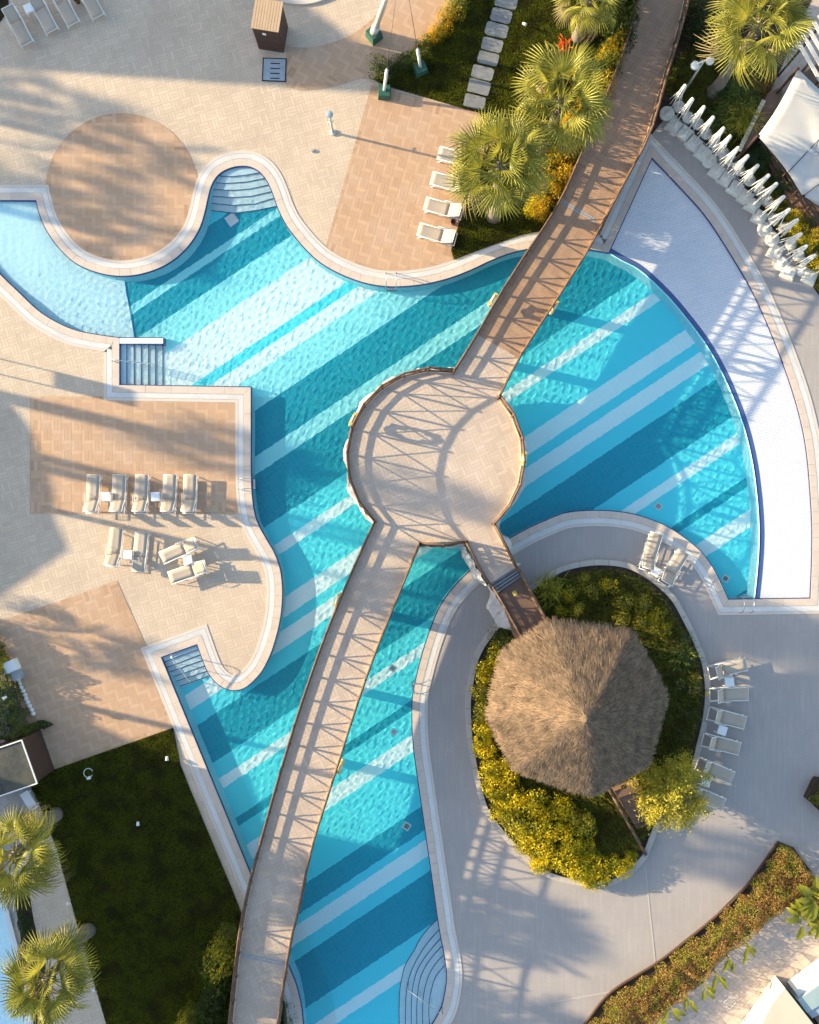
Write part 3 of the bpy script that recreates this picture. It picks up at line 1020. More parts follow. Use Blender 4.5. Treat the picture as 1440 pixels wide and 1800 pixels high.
# ------------------------------------------------------------------ coping: navy line, stones, white gutter grate, edge strip
def band_pts(d0, d1):
    return offset(BASIN_PX, d0), offset(BASIN_PX, d1)
cop = MB()
a_, b2 = band_pts(-1.6, 0.0)
n_ = len(a_)
cop.add([(*G(*p), .006) for p in a_] + [(*G(*p), .006) for p in b2], [(i, (i + 1) % n_, n_ + (i + 1) % n_, n_ + i) for i in range(n_)])
cop.add([(*G(*p), .006) for p in a_] + [(*G(*p), -.16) for p in a_], [(i, n_ + i, n_ + (i + 1) % n_, (i + 1) % n_) for i in range(n_)])
coping = structure(cop, 'pool_coping', M['navy'])
def ribbon(d0, d1, z, mat, name, parent):
    p0, p1 = band_pts(d0, d1)
    b_ = MB()
    b_.add([(*G(*p), z) for p in p0] + [(*G(*p), z) for p in p1] + [(*G(*p), -.03) for p in p0] + [(*G(*p), -.03) for p in p1],
           [f for i in range(n_) for f in ((i, (i + 1) % n_, n_ + (i + 1) % n_, n_ + i), (n_ + i, n_ + (i + 1) % n_, 3 * n_ + (i + 1) % n_, 3 * n_ + i), (2 * n_ + i, 2 * n_ + (i + 1) % n_, (i + 1) % n_, i))])
    return b_.build(name, mat, parent)
ribbon(12.6, 22.4, .006, M['edge'], 'gutter', coping)
ribbon(22.4, 27.0, .020, M['edge'], 'edge_strip', coping)
# stones of about half a metre and fine gutter slats along the outline
def along(d, step_px):
    """points along the loop at equal spacing with outward normals, in px"""
    pts = BASIN_PX
    nn = normals(pts)
    seg = [math.dist(pts[i], pts[(i + 1) % n_]) for i in range(n_)]
    return pts, nn, seg
def stone_run():
    pts, nn, seg = along(0, 18)
    # cut the loop at its corners so that no stone wraps one
    cur, acc, quads, count = [], 0.0, [], 0
    corners = set(min(range(n_), key=lambda i: math.dist(pts[i], c[:2])) for c in BASIN if len(c) > 2)
    start = min(corners)
    run = [start]
    for s_ in range(n_):
        i = (start + s_) % n_
        j = (i + 1) % n_
        acc += seg[i]
        run.append(j)
        if acc > 19.0 or j in corners:
            quads.append(run)
            run, acc = [j], 0.0
    inn, outp = offset(pts, .1), offset(pts, 12.4)
    vis = 0
    rest = MB()
    for q in quads:
        a = [inn[i] for i in q]
        c = [outp[i] for i in q]
        # pull the two ends together by a hair for the joint
        def shrink(l):
            l = list(l)
            e = .14
            for (i0, i1) in ((0, 1), (-1, -2)):
                d = math.dist(l[i0], l[i1]) or 1
                l[i0] = (l[i0][0] + (l[i1][0] - l[i0][0]) * e / d, l[i0][1] + (l[i1][1] - l[i0][1]) * e / d)
            return l
        a, c = shrink(a), shrink(c)
        m_ = len(a)
        top, bot = .030 + RNG.uniform(-.002, .002), -.05
        b_ = MB()
        b_.add([(*G(*p), top) for p in a] + [(*G(*p), top) for p in c] + [(*G(*p), bot) for p in a] + [(*G(*p), bot) for p in c],
               [f for i in range(m_ - 1) for f in ((i, i + 1, m_ + i + 1, m_ + i), (2 * m_ + i, 2 * m_ + i + 1, i + 1, i), (m_ + i, m_ + i + 1, 3 * m_ + i + 1, 3 * m_ + i))] +
               [(0, m_, 3 * m_, 2 * m_), (2 * m_ - 1, m_ - 1, 3 * m_ - 1, 4 * m_ - 1)])
        vis += 1
        if vis <= 300:
            b_.build('coping_stone', M['coping'], coping)
        else:
            rest.add(b_.v, b_.f)
    if rest.v:
        rest.build('coping_stone', M['coping'], coping)['kind'] = 'stuff'
stone_run()
def slat_run():
    p0, p1 = offset(BASIN_PX, 13.0), offset(BASIN_PX, 21.8)
    b_ = MB()
    for i in range(n_):
        a0, a1, c0, c1 = p0[i], p0[(i + 1) % n_], p1[i], p1[(i + 1) % n_]
        L = max(math.dist(a0, a1), math.dist(c0, c1))
        m_ = max(1, int(L / 1.7))
        for t in range(m_):
            t0, t1 = (t + .1) / m_, (t + .82) / m_
            q = [(a0[0] + (a1[0] - a0[0]) * t0, a0[1] + (a1[1] - a0[1]) * t0), (a0[0] + (a1[0] - a0[0]) * t1, a0[1] + (a1[1] - a0[1]) * t1),
                 (c0[0] + (c1[0] - c0[0]) * t1, c0[1] + (c1[1] - c0[1]) * t1), (c0[0] + (c1[0] - c0[0]) * t0, c0[1] + (c1[1] - c0[1]) * t0)]
            strip_box(b_, [G(*p) for p in q], .007, .024)
    b_.build('gutter_slat', M['grate'], coping)['kind'] = 'stuff'
slat_run()

# ------------------------------------------------------------------ footbridge with round platform
ZB = 1.75
CC = (765.0, 805.0)
def arc(a0, a1, r=153.0, k=26, c=CC):
    return [(c[0] + r * math.cos(R(a0 + (a1 - a0) * t / k)), c[1] + r * math.sin(R(a0 + (a1 - a0) * t / k))) for t in range(k + 1)]
def ang(p):
    return math.degrees(math.atan2(p[1] - CC[1], p[0] - CC[0]))
N_L = [(1137, -80), (1117, 0), (1087, 110), (1037, 233), (988, 347), (960, 397), (923, 452), (870, 535), (833, 600), (797, 657)]
N_R = [(1222, -80), (1203, 0), (1190, 57), (1160, 157), (1133, 250), (1093, 327), (1027, 450), (1007, 482), (960, 555), (907, 638), (875, 701)]
S_L = [(660, 917), (643, 953), (580, 1100), (533, 1233), (497, 1350), (480, 1410), (442, 1550), (424, 1650), (408, 1800), (398, 1880)]
S_R = [(738, 954), (725, 985), (667, 1127), (627, 1240), (593, 1347), (588, 1362), (550, 1485), (530, 1583), (513, 1652), (492, 1790), (480, 1880)]
R_L = [(818, 951), (837, 990), (860, 1027)]
R_R = [(866, 921), (882, 950), (906, 998)]
A_L = arc(ang(N_L[-1]), ang(S_L[0]) - 360)          # west side of the platform
A_R = arc(ang(R_R[0]), ang(N_R[-1]))                # east side
DECK_PX = smooth_loop([(*N_L[0], 1)] + N_L[1:-1] + [(*N_L[-1], 1)], False, 14)[:-1] + A_L[:-1] + smooth_loop([(*S_L[0], 1)] + S_L[1:-1] + [(*S_L[-1], 1)], False, 14) + \
          smooth_loop([(*S_R[0], 1)] + S_R[1:-1] + [(*S_R[-1], 1)], False, 14)[::-1] + R_L + R_R[::-1] + A_R[1:-1] + smooth_loop([(*N_R[0], 1)] + N_R[1:-1] + [(*N_R[-1], 1)], False, 14)[::-1]
DECK = [P2(*p, ZB) for p in DECK_PX]
bridge = at_root('footbridge', (*G(*CC), 0), 'long paved footbridge with round platform and brown X-braced timber rails over the pool', 'footbridge')
body = MB().prism(DECK, ZB - .34, ZB - .008)
under(bridge, body.build('deck_slab', M['fascia']))
rim_ = link('deck_paving', bpy.data.meshes.new('deck_paving'), None)
dp = MB().sheet(DECK, ZB - .003).build('deck_paving', M['joint'])
bpy.data.objects.remove(rim_)
dp.name = 'deck_paving'
cutl = (P2(838, 587, ZB), P2(912, 630, ZB))
def half_plane(pg, a, b_, s):
    f = lambda p: ((b_[0] - a[0]) * (p[1] - a[1]) - (b_[1] - a[1]) * (p[0] - a[0])) * s
    res = []
    for i in range(len(pg)):
        p, q = pg[i - 1], pg[i]
        if (f(p) >= 0) != (f(q) >= 0):
            t = f(p) / (f(p) - f(q))
            res.append((p[0] + (q[0] - p[0]) * t, p[1] + (q[1] - p[1]) * t))
        if f(q) >= 0:
            res.append(q)
    return res
upper = half_plane(DECK, *cutl, 1)
lower = half_plane(DECK, *cutl, -1)
if max(p[1] for p in upper) < max(p[1] for p in lower):
    upper, lower = lower, upper
pave(dp, lower, 24.0, .50, ZB, M['bridge'], 170, None, .0028, 3, (21.5, 26.5))
pave(dp, upper, -32.0, .50, ZB, M['bridgebrown'], 130, None, .0028, 3, (21.5, 26.5))
under(bridge, dp)
# expansion joints across the deck
for a, c in (((984, 349), (1046, 385)), ((421, 1675), (508, 1694))):
    for d in (0, 5):
        q = MB()
        p0, p1 = P(a[0], a[1] + d, ZB + .006), P(c[0], c[1] + d, ZB + .006)
        t = (p1 - p0).normalized()
        nrm_ = Vector((-t.y, t.x, 0)) * .028
        q.prism([(v.x, v.y) for v in (p0 - nrm_, p1 - nrm_, p1 + nrm_, p0 + nrm_)], ZB + .001, ZB + .007)
        under(bridge, q.build('expansion_joint', M['metalgrey']))

def rails(root, px, z0, posts=True, spacing=1.12, z1=None, adopt=under, rock=None):
    """timber railing along a polyline of deck-edge pixels; z0 deck height (z1 at the far end)"""
    pts = [P(*p, z0) for p in px]
    seg = [(pts[i + 1] - pts[i]).length for i in range(len(pts) - 1)]
    L = sum(seg)
    k = max(1, round(L / spacing))
    def at(s):
        s = max(0.0, min(L, s))
        for i, l in enumerate(seg):
            if s <= l or i == len(seg) - 1:
                p = pts[i].lerp(pts[i + 1], min(1, s / l) if l else 0)
                break
            s -= l
        return p
    nodes = [at(L * i / k) for i in range(k + 1)]
    if z1 is not None:
        for i, p in enumerate(nodes):
            p.z = z0 + (z1 - z0) * i / k
    up = Vector((0, 0, 1))
    rg = random.Random(int(px[0][0]))
    adopt(root, MB().tube([p + up * 1.10 for p in nodes], .052, 7).build('top_rail', M['rail'], None, True))
    adopt(root, MB().tube([p + up * .24 for p in nodes], .046, 7).build('lower_rail', M['rail'], None, True))
    toe = MB()
    for a, c in zip(nodes[:-1], nodes[1:]):
        m = (a + c) / 2
        toe.box((m.x, m.y, m.z + .055), ((c - a).length, .07, .11), math.atan2(c.y - a.y, c.x - a.x))
    adopt(root, toe.build('edge_board', M['toe']))
    for p in nodes:
        j = Vector((rg.uniform(-.02, .02), rg.uniform(-.02, .02), 0))
        adopt(root, MB().tube([p + up * -.25, p + up * .6 + j, p + up * 1.2 + j], [.058, .052, .048], 7).build('rail_post', M['rail'], None, True))
    for a, c in zip(nodes[:-1], nodes[1:]):
        for f, h in ((a, c), (c, a)):
            p0, p1 = f + up * .24, h + up * 1.10
            d = (p1 - p0) * .05
            adopt(root, MB().tube([p0 - d, p1 + d], [.026, .022], 5).build('brace', M['rail'], None, True))
    return nodes

for px in (smooth_loop(N_L, False, 14), A_L, smooth_loop(S_L, False, 14), smooth_loop(S_R, False, 14), smooth_loop(N_R, False, 14), A_R,
           [(738, 954), (778, 956), (818, 951)], R_L, R_R):
    rails(bridge, px, ZB)
# pillars under the deck
for p in [(765, 805), (690, 870), (840, 870), (690, 740), (840, 740), (700, 940), (640, 1080), (588, 1220), (545, 1350), (500, 1500), (868, 620), (930, 520), (1010, 400), (1075, 270), (1120, 150), (858, 960), (470, 1620)]:
    x, y = P2(*p, ZB)
    under(bridge, MB().lathe((x, y, -.55), [(.22, 0), (.22, ZB + .2)], 14).build('pillar', M['fascia']))
# white artificial rock hung round the platform and the ramp
def rock_band(px, z_top, z_bot, out0, out1, seed):
    rg = np.random.default_rng(seed)
    pts = [P2(*p, ZB) for p in px]
    # resample
    q = []
    for a, c in zip(pts[:-1], pts[1:]):
        k = max(1, int(math.dist(a, c) / .16))
        q += [(a[0] + (c[0] - a[0]) * t / k, a[1] + (c[1] - a[1]) * t / k) for t in range(k)]
    q.append(pts[-1])
    n2 = normals(q, False)
    cen = G(*CC)
    V, F = [], []
    rows = 6
    blob = [rg.uniform(0, 6.28, 5), rg.uniform(.6, 2.6, 5)]
    for i, (p, n_) in enumerate(zip(q, n2)):
        s_ = i * .16
        sc = .55 + .45 * sum(math.sin(s_ * blob[1][k] * 2.2 + blob[0][k]) for k in range(5)) / 2.2
        sc = max(.10, min(1.15, sc))
        for r in range(rows + 1):
            t = r / rows
            bulge = math.sin(math.pi * min(1, t * 1.15)) ** .7 * out1 * sc + out0 * (1 - t)
            bulge += rg.uniform(-.055, .055)
            z = z_top + (z_bot - z_top) * t + rg.uniform(-.03, .03)
            V.append((p[0] + n_[0] * bulge, p[1] + n_[1] * bulge, z))
    for i in range(len(q) - 1):
        for r in range(rows):
            a = i * (rows + 1) + r
            F.append((a, a + 1, a + rows + 2, a + rows + 1))
    b_ = MB()
    b_.add(V, F)
    return b_.build('rock_cladding', M['rock'])
def outward(px):
    """run the polyline so that its normals face away from the deck"""
    q = [P2(*p, ZB) for p in px]
    n_ = normals(q, False)
    m = len(q) // 2
    t = (q[m][0] + n_[m][0] * .3, q[m][1] + n_[m][1] * .3)
    return px if not inside([t[0]], [t[1]], DECK)[0] else px[::-1]
for i, (px, zt, zb_, o1) in enumerate(((A_L, ZB - .06, ZB - .6, .24), (A_R, ZB - .06, ZB - .6, .26), ([(738, 956), (778, 958), (818, 953)], ZB - .02, ZB - .6, .14),
                                       (R_L, ZB - .05, .1, .55), (R_R, ZB - .05, .1, .45))):
    under(bridge, rock_band(outward(px), zt, zb_, .10, o1, 20 + i))

# ------------------------------------------------------------------ thatched hut, its ramp and steps
ZH, ZE, ZA = 1.15, 3.3, 6.05
EAVE_PX = [(967, 1094), (1112, 1110), (1174, 1226), (1141, 1345), (1042, 1400), (906, 1354), (860, 1258), (885, 1150)]
EAVE = [P2(*p, ZE) for p in EAVE_PX]
hc = (sum(p[0] for p in EAVE) / 8, sum(p[1] for p in EAVE) / 8)
hut = at_root('thatched_hut', (hc[0], hc[1], 0), 'octagonal hut with straw thatched roof in the planted island bed', 'hut')
FL = [(hc[0] + (p[0] - hc[0]) * .80, hc[1] + (p[1] - hc[1]) * .80) for p in EAVE]
under(hut, MB().prism(FL, 0.0, ZH).build('floor_base', M['fascia']))
floor_ = MB().prism([(hc[0] + (p[0] - hc[0]) * .81, hc[1] + (p[1] - hc[1]) * .81) for p in EAVE], ZH + .002, ZH + .05).build('floor', M['brownwood'])
under(hut, floor_)
apex = Vector((hc[0], hc[1], ZA))
shell = MB()
K = 8
ringv = [[], [], []]
vs_ = [(apex.x, apex.y, apex.z - .05)]
for t, sag in ((.33, -.02), (.7, -.06), (1.0, -.10)):
    for p in EAVE:
        vs_.append((hc[0] + (p[0] - hc[0]) * t, hc[1] + (p[1] - hc[1]) * t, ZA + (ZE - ZA) * t + sag - .05))
for p in EAVE:
    vs_.append((hc[0] + (p[0] - hc[0]) * .97, hc[1] + (p[1] - hc[1]) * .97, ZE - .40))
fs = [(0, 1 + i, 1 + (i + 1) % K) for i in range(K)]
for r in range(3):
    fs += [(1 + r * K + i, 1 + (r + 1) * K + i, 1 + (r + 1) * K + (i + 1) % K, 1 + r * K + (i + 1) % K) for i in range(K)]
shell.add(vs_, fs)
thatch = shell.build('thatch', M['thatchbase'])
under(hut, thatch)
def straw(n):
    rg = np.random.default_rng(11)
    E_ = np.array(EAVE)
    sect = rg.integers(0, 8, n)
    t = np.sqrt(rg.uniform(.0009, .83, n))
    w_ = rg.uniform(0, 1, n)
    A, B = E_[sect], E_[(sect + 1) % 8]
    edge = A + (B - A) * w_[:, None]
    c = np.array(hc)
    P0 = c + (edge - c) * t[:, None]
    sag = -.10 * t ** 1.5
    z = ZA + (ZE - ZA) * t + sag
    d = edge - c
    R_ = np.linalg.norm(d, axis=1)
    d = d / R_[:, None]
    slope = (ZA - ZE + .05) / R_
    # clumps of straw lean the same way
    cl = np.sin(P0[:, 0] * 9.1 + 2.3 * np.sin(P0[:, 1] * 5.3)) * .45 + np.sin(P0[:, 1] * 11.7 + P0[:, 0] * 3.1 + 2 * np.sin(P0[:, 0] * 4.1)) * .4 + rg.normal(0, .12, n)
    jit = rg.normal(0, .20, n) + cl * .38
    dx = d[:, 0] * np.cos(jit) - d[:, 1] * np.sin(jit)
    dy = d[:, 0] * np.sin(jit) + d[:, 1] * np.cos(jit)
    L = rg.uniform(.26, .66, n)
    wd = rg.uniform(.007, .017, n)
    lift = rg.uniform(.0, .10, n) + .09 * np.clip(cl, 0, 1)
    base = np.stack([P0[:, 0], P0[:, 1], z - .02], 1)
    tip = np.stack([P0[:, 0] + dx * L, P0[:, 1] + dy * L, z - slope * L * np.cos(jit) + lift], 1)
    over = np.maximum(0.0, t * R_ + L - R_ - .02)
    tip[:, 2] -= over * .5
    sx, sy = -dy * wd, dx * wd
    V = np.empty((n, 4, 3), np.float32)
    V[:, 0] = base + np.stack([sx, sy, np.zeros(n)], 1)
    V[:, 1] = base - np.stack([sx, sy, np.zeros(n)], 1)
    V[:, 2] = tip - np.stack([sx, sy, np.zeros(n)], 1) * .4
    V[:, 3] = tip + np.stack([sx, sy, np.zeros(n)], 1) * .4
    o = link('straw', np_mesh('straw', V.reshape(-1, 3), np.arange(n * 4).reshape(n, 4)), None, M['straw'])
    o['kind'] = 'stuff'
    return o
st = straw(110000)
st.parent = thatch
capm = MB().lathe((apex.x, apex.y, apex.z - .12), [(.24, -.12), (.16, .08), (.09, .20), (.03, .24)], 11).build('ridge_cap', M['thatchbase'], None, True)
under(hut, capm)
for p in EAVE:
    x, y = hc[0] + (p[0] - hc[0]) * .76, hc[1] + (p[1] - hc[1]) * .76
    under(hut, MB().tube([(x, y, ZH), (x, y, 3.7)], [.11, .10], 10).build('post', M['rail'], None, True))
# ramp deck from the steps into the hut
RAMP = [(877, 1043), (917, 1013), (985, 1140), (925, 1180)]
ramp_pts = [P2(*p, ZH) for p in RAMP]
under(hut, MB().prism(ramp_pts, ZH - .3, ZH + .045).build('ramp_deck', M['brownwood']))
for i in range(4):
    z = ZB - (i + 1) * (ZB - ZH) / 5
    f0, f1 = i / 4, (i + 1) / 4
    la, lb = Vector((860, 1027)), Vector((877, 1043))
    ra, rb = Vector((906, 998)), Vector((918, 1014))
    q = [la.lerp(lb, f0), ra.lerp(rb, f0), ra.lerp(rb, f1 - .06), la.lerp(lb, f1 - .06)]
    under(hut, MB().prism([P2(p.x, p.y, z) for p in q], ZH - .3, z).build('step', M['slate']))
rails(hut, [(864, 1030), (880, 1056), (922, 1132)], ZH)
rails(hut, [(909, 1000), (922, 1024), (966, 1104)], ZH)
for i, (px, o1) in enumerate((([(862, 1028), (880, 1056), (912, 1112)], .62), ([(907, 999), (922, 1024), (962, 1094)], .60))):
    q = rock_band(outward(px) if i == 0 else outward(px), ZH - .02, .05, .05, o1, 31 + i)
    under(hut, q)
pl = MB()
c = P(905, 1043, ZH + .05)
pl.box((c.x, c.y, ZH + .050), (.20, .24, .006), R(30))
under(hut, pl.build('yellow_plate', M['yellow']))
# steps and rail on the south-east side
for i in range(7):
    z = ZH - i * ZH / 8
    a, c = Vector((1072, 1380)), Vector((1114, 1366))
    d = Vector((.52, .854)) * (12.5 * i)
    p0, p1 = a + d, c + d
    e = Vector((.52, .854)) * 12.5
    under(hut, MB().prism([G(*p) for p in (p0, p1, p1 + e * .94, p0 + e * .94)], 0.0, z).build('stair_tread', M['brownwood']))
q0, q1 = P(1066, 1378, ZH), Vector((*G(1134, 1500), .12))
for s in range(6):
    a, c = q0.lerp(q1, s / 6), q0.lerp(q1, (s + .96) / 6)
    under(hut, MB().tube([a + Vector((0, 0, .12)), c + Vector((0, 0, .12))], .085, 7).build('stair_rail', M['rail'], None, True))
    under(hut, MB().tube([a + Vector((0, 0, -.3)), a + Vector((0, 0, .2))], .07, 7).build('rail_post', M['rail'], None, True))

# ------------------------------------------------------------------ island bed: kerb stones, soil
ISL = [(960, 1010), (993, 993), (1043, 984), (1093, 987), (1127, 1000), (1160, 1023), (1187, 1050), (1208, 1087), (1227, 1127), (1240, 1160), (1246, 1193), (1247, 1227), (1242, 1267),
       (1232, 1310), (1222, 1350), (1205, 1400), (1160, 1445, 1), (1136, 1506, 1), (1107, 1536), (1062, 1557), (1010, 1553), (957, 1537), (913, 1500), (880, 1467), (849, 1423), (834, 1370), (826, 1330), (820, 1290), (818, 1233), (823, 1195),
       (834, 1150), (857, 1112), (882, 1084), (912, 1044)]
ISL_PX = smooth_loop(ISL)
isl_m = [G(*p) for p in ISL_PX]
island_bed = structure(MB().sheet(offset(isl_m, -.05), .12), 'island_soil', M['soil'])
kerb_root = at_root('bed_kerb', (hc[0], hc[1], 0), 'pale stone kerb curving round the planted island bed of the hut', 'kerb')
inn = offset(ISL_PX, -9.5)
nI = len(ISL_PX)
runs, cur, acc = [], [0], 0
for i in range(nI):
    acc += math.dist(ISL_PX[i], ISL_PX[(i + 1) % nI])
    cur.append((i + 1) % nI)
    if acc > 26:
        runs.append(cur)
        cur, acc = [(i + 1) % nI], 0
if len(cur) > 1:
    runs.append(cur)
for q in runs:
    a, c = [ISL_PX[i] for i in q], [inn[i] for i in q]
    def cut(l):
        l = list(l)
        for i0, i1 in ((0, 1), (-1, -2)):
            d = math.dist(l[i0], l[i1]) or 1
            l[i0] = (l[i0][0] + (l[i1][0] - l[i0][0]) * .3 / d, l[i0][1] + (l[i1][1] - l[i0][1]) * .3 / d)
        return l
    a, c = cut(a), cut(c)
    under(kerb_root, MB().prism([G(*p) for p in a] + [G(*p) for p in c[::-1]], 0.006, .20 + random.uniform(-.006, .006)).build('kerb_stone', M['kerb']))
yp = MB()
c = G(1241, 1218)
yp.box((c[0], c[1], .206), (.18, .22, .006), 0)
under(kerb_root, yp.build('yellow_plate', M['yellow']))
# thin drain channel lines in the grey deck
for i, (a, c) in enumerate((((1134, 1520), (1152, 1690)), ((960, 1764), (1082, 1742)))):
    p0, p1 = Vector((*G(*a), 0)), Vector((*G(*c), 0))
    t = (p1 - p0).normalized()
    n_ = Vector((-t.y, t.x, 0)) * .026
    o = MB().prism([(v.x, v.y) for v in (p0 - n_, p1 - n_, p1 + n_, p0 + n_)], -.01, .009).build('drain_channel', M['kerb'])
    tag(o, ('pale drain channel running from the island bed to the hedge', 'short pale drain channel meeting the lower end of the hedge')[i], 'drain', 'drain channels in the grey deck')

# ------------------------------------------------------------------ sun loungers and side tables
def lounger_proto(raise_deg, key):
    """foot at x = -.95, head at x = .95; the back panel hinges at x = .28"""
    t = empty('sun_lounger', (0, 0, 0))
    zs_, w = .34, .31
    f = MB()
    for s in (-1, 1):
        f.tube([(-.95, s * w, zs_), (.95, s * w, zs_)], .020, 6)
        f.tube([(-.62, s * w, .10), (.62, s * w, .10)], .014, 5)
    for x, z in ((-.93, zs_), (-.3, zs_ - .07), (.93, zs_)):
        f.tube([(x, -w, z), (x, w, z)], .020, 6)
    f.build('frame', M['white'], t, True)
    for sx in (-1, 1):
        for s in (-1, 1):
            MB().tube([(sx * .62, s * w, zs_), (sx * .86, s * (w + .02), 0)], .022, 6).build('leg', M['white'], t, True)
    sl = MB()
    xs = [-.93 + (.28 + .93) * i / 6 for i in range(7)]
    sag = [0, -.012, -.02, -.025, -.02, -.012, 0]
    sl.add([(x, y, zs_ + .022 + g * (1 if abs(y) < .2 else .2)) for x, g in zip(xs, sag) for y in (-.285, -.1, .1, .285)],
           [(i * 4 + j, (i + 1) * 4 + j, (i + 1) * 4 + j + 1, i * 4 + j + 1) for i in range(6) for j in range(3)])
    me = sl.mesh('seat_fabric', True)
    o = link('seat_fabric', me, t, M['sling'])
    o.modifiers.new('thick', 'SOLIDIFY').thickness = .008
    a = R(raise_deg)
    back = empty_part = MB()
    L = .70
    def bp_(u, y, h=0.0):
        return (.28 + u * math.cos(a) - h * math.sin(a), y, zs_ + .03 + u * math.sin(a) + h * math.cos(a))
    fr = MB()
    for s in (-1, 1):
        fr.tube([bp_(0, s * .30), bp_(L, s * .30)], .020, 6)
    fr.tube([bp_(L, -.30), bp_(L, .30)], .018, 6)
    bf = fr.build('backrest', M['white'], t, True)
    us = [L * i / 4 for i in range(5)]
    bs = MB()
    bs.add([bp_(u_, y, .012 - (.012 if abs(y) < .2 and 0 < u_ < L else 0)) for u_ in us for y in (-.285, -.1, .1, .285)],
           [(i * 4 + j, (i + 1) * 4 + j, (i + 1) * 4 + j + 1, i * 4 + j + 1) for i in range(4) for j in range(3)])
    o = link('back_fabric', bs.mesh('back_fabric', True), bf, M['sling'])
    o.modifiers.new('thick', 'SOLIDIFY').thickness = .008
    if raise_deg > 8:
        for s in (-1, 1):
            MB().tube([bp_(L * .62, s * .27), (.78, s * .27, zs_ - .02)], .012, 5).build('prop_bar', M['white'], bf, True)
    for s in (-1, 1):
        MB().tube([(.55, s * (w + .03), zs_ + .0), (.45, s * (w + .045), zs_ + .14), (.02, s * (w + .045), zs_ + .14), (-.06, s * (w + .03), zs_)], .014, 5).build('armrest', M['white'], t, True)
    return t

PROTO = {k: lounger_proto(k, k) for k in (0, 22, 38, 52)}
used_proto = set()
LG = 'white framed sun loungers round the pool'
def lounger(foot, head, deg, label):
    f, h = P(*foot, .34), P(*head, .34)
    loc = ((f.x + h.x) / 2, (f.y + h.y) / 2, 0.012)
    rz = math.atan2(h.y - f.y, h.x - f.x)
    src = PROTO[deg]
    if deg in used_proto:
        return copy_thing(src, loc, rz, label, LG)
    used_proto.add(deg)
    src.location, src.rotation_euler = loc, (0, 0, rz)
    return tag(src, label, 'sun lounger', LG)
PROTO_CAT = [tag(p, None, 'sun lounger') for p in PROTO.values()]

row = 'beige lounger in the row of five, {}'
for i, (x, w) in enumerate(((165, 'nearest the terrace edge'), (210.5, 'just past the first white table'), (250, 'just before the second white table'), (299.5, 'just past the second white table'), (335, 'nearest the pool'))):
    lounger((x, 835), (x - 2.5, 902), 38, row.format(w))
lounger((205.5, 929), (198.6, 996), 38, 'beige lounger with raised back, outermost of the four below the brown square')
lounger((250, 935), (243.5, 1003), 0, 'flat beige sun lounger beside a white table below the brown square')
lounger((283.6, 981.5), (347, 953), 22, 'slanted lounger of the turned pair, nearer the row of five')
lounger((298.4, 1016.5), (363, 994), 22, 'slanted lounger of the turned pair, farther from the row of five')
lounger((1154, 940), (1135, 1000), 38, 'sunlit lounger on the grey deck arc, left of its white table')
lounger((1201, 971), (1167, 1025), 38, 'sunlit lounger on the grey deck arc, right of its white table')
colw = ('topmost lounger in the column beside the hut bed, turned outward', 'lounger beside the yellow kerb plate, level with the hut bed edge', 'lounger above the tilted white table beside the hut bed',
        'lounger below the tilted white table beside the hut bed', 'lounger half hidden by the olive tree, next to last of its column', 'lounger mostly hidden by the olive tree, last of its column')
for (f, h), l in zip((((1311, 1167), (1247, 1183)), ((1314, 1220), (1249, 1221.5)), ((1309, 1270.5), (1246, 1254)), ((1299, 1316), (1236, 1300.5)), ((1287, 1367), (1226, 1342)), ((1270, 1414), (1212, 1390))), colw):
    lounger(f, h, 52, l)
pal = ('lounger almost covered by fan palm leaves at the terrace edge, topmost of four', 'lounger with its head under the fan palm, second of four beside the lawn',
       'lounger with a bright raised back beside the lawn, third of four', 'lounger beside a brown pot at the lawn edge, last of four')
for (f, h), l in zip((((770, 268), (838, 286)), ((757, 312), (826, 331)), ((746, 357), (814, 376)), ((734, 402), (803, 422))), pal):
    lounger(f, h, 38, l)
top = ('shaded lounger at the corner lawn, whole in view beside a white table', 'shaded lounger between the white table and the brown pot, second from the corner lawn', 'shaded lounger with a brown pot beside it near the top edge', 'shaded lounger farthest from the corner lawn at the top edge')
for (f, h), l in zip((((49, 79), (16, 15)), ((92.5, 57), (59.5, -8)), ((130.5, 44.5), (97, -20)), ((174, 31.5), (141, -33))), top):
    lounger(f, h, 22, l)

def table_proto():
    t = empty('side_table', (0, 0, 0))
    b_ = MB()
    b_.box((0, 0, .43), (.44, .44, .03))
    b_.box((0, 0, .455), (.40, .40, .012), 0, .96)
    b_.build('tabletop', M['whiteplastic'], t)
    for sx in (-1, 1):
        for sy in (-1, 1):
            MB().tube([(sx * .18, sy * .18, .42), (sx * .22, sy * .22, 0)], [.03, .022], 6).build('leg', M['whiteplastic'], t, True)
    return t
TP = table_proto()
TG = 'small white side tables among the loungers'
tabs = [(185.6, 873, 0, 'small white table between the first two loungers of the row of five'), (273.2, 873, 2, 'small white table between the third and fourth loungers of the row of five'),
        (223.8, 975, -3, 'small white table between the raised and the flat lounger below the square'), (330.5, 984, 8, 'small bluish white table in shade between the turned pair of loungers'),
        (1153, 1005, -30, 'small white table between the two loungers on the grey arc'), (1282.5, 1199, 3, 'small white table below the topmost lounger beside the hut bed'),
        (1270, 1284, -18, 'tilted small white table in the lounger column beside the hut bed'), (1241, 1375, -15, 'small white table at the edge of the olive tree'),
        (50.5, 14, 24, 'small white table between shaded loungers near the corner lawn')]
for i, (x, y, a, l) in enumerate(tabs):
    p = P(x, y, .45)
    if i == 0:
        TP.location, TP.rotation_euler = (p.x, p.y, .012), (0, 0, R(a))
        tag(TP, l, 'side table', TG)
    else:
        copy_thing(TP, (p.x, p.y, .012), R(a), l, TG)

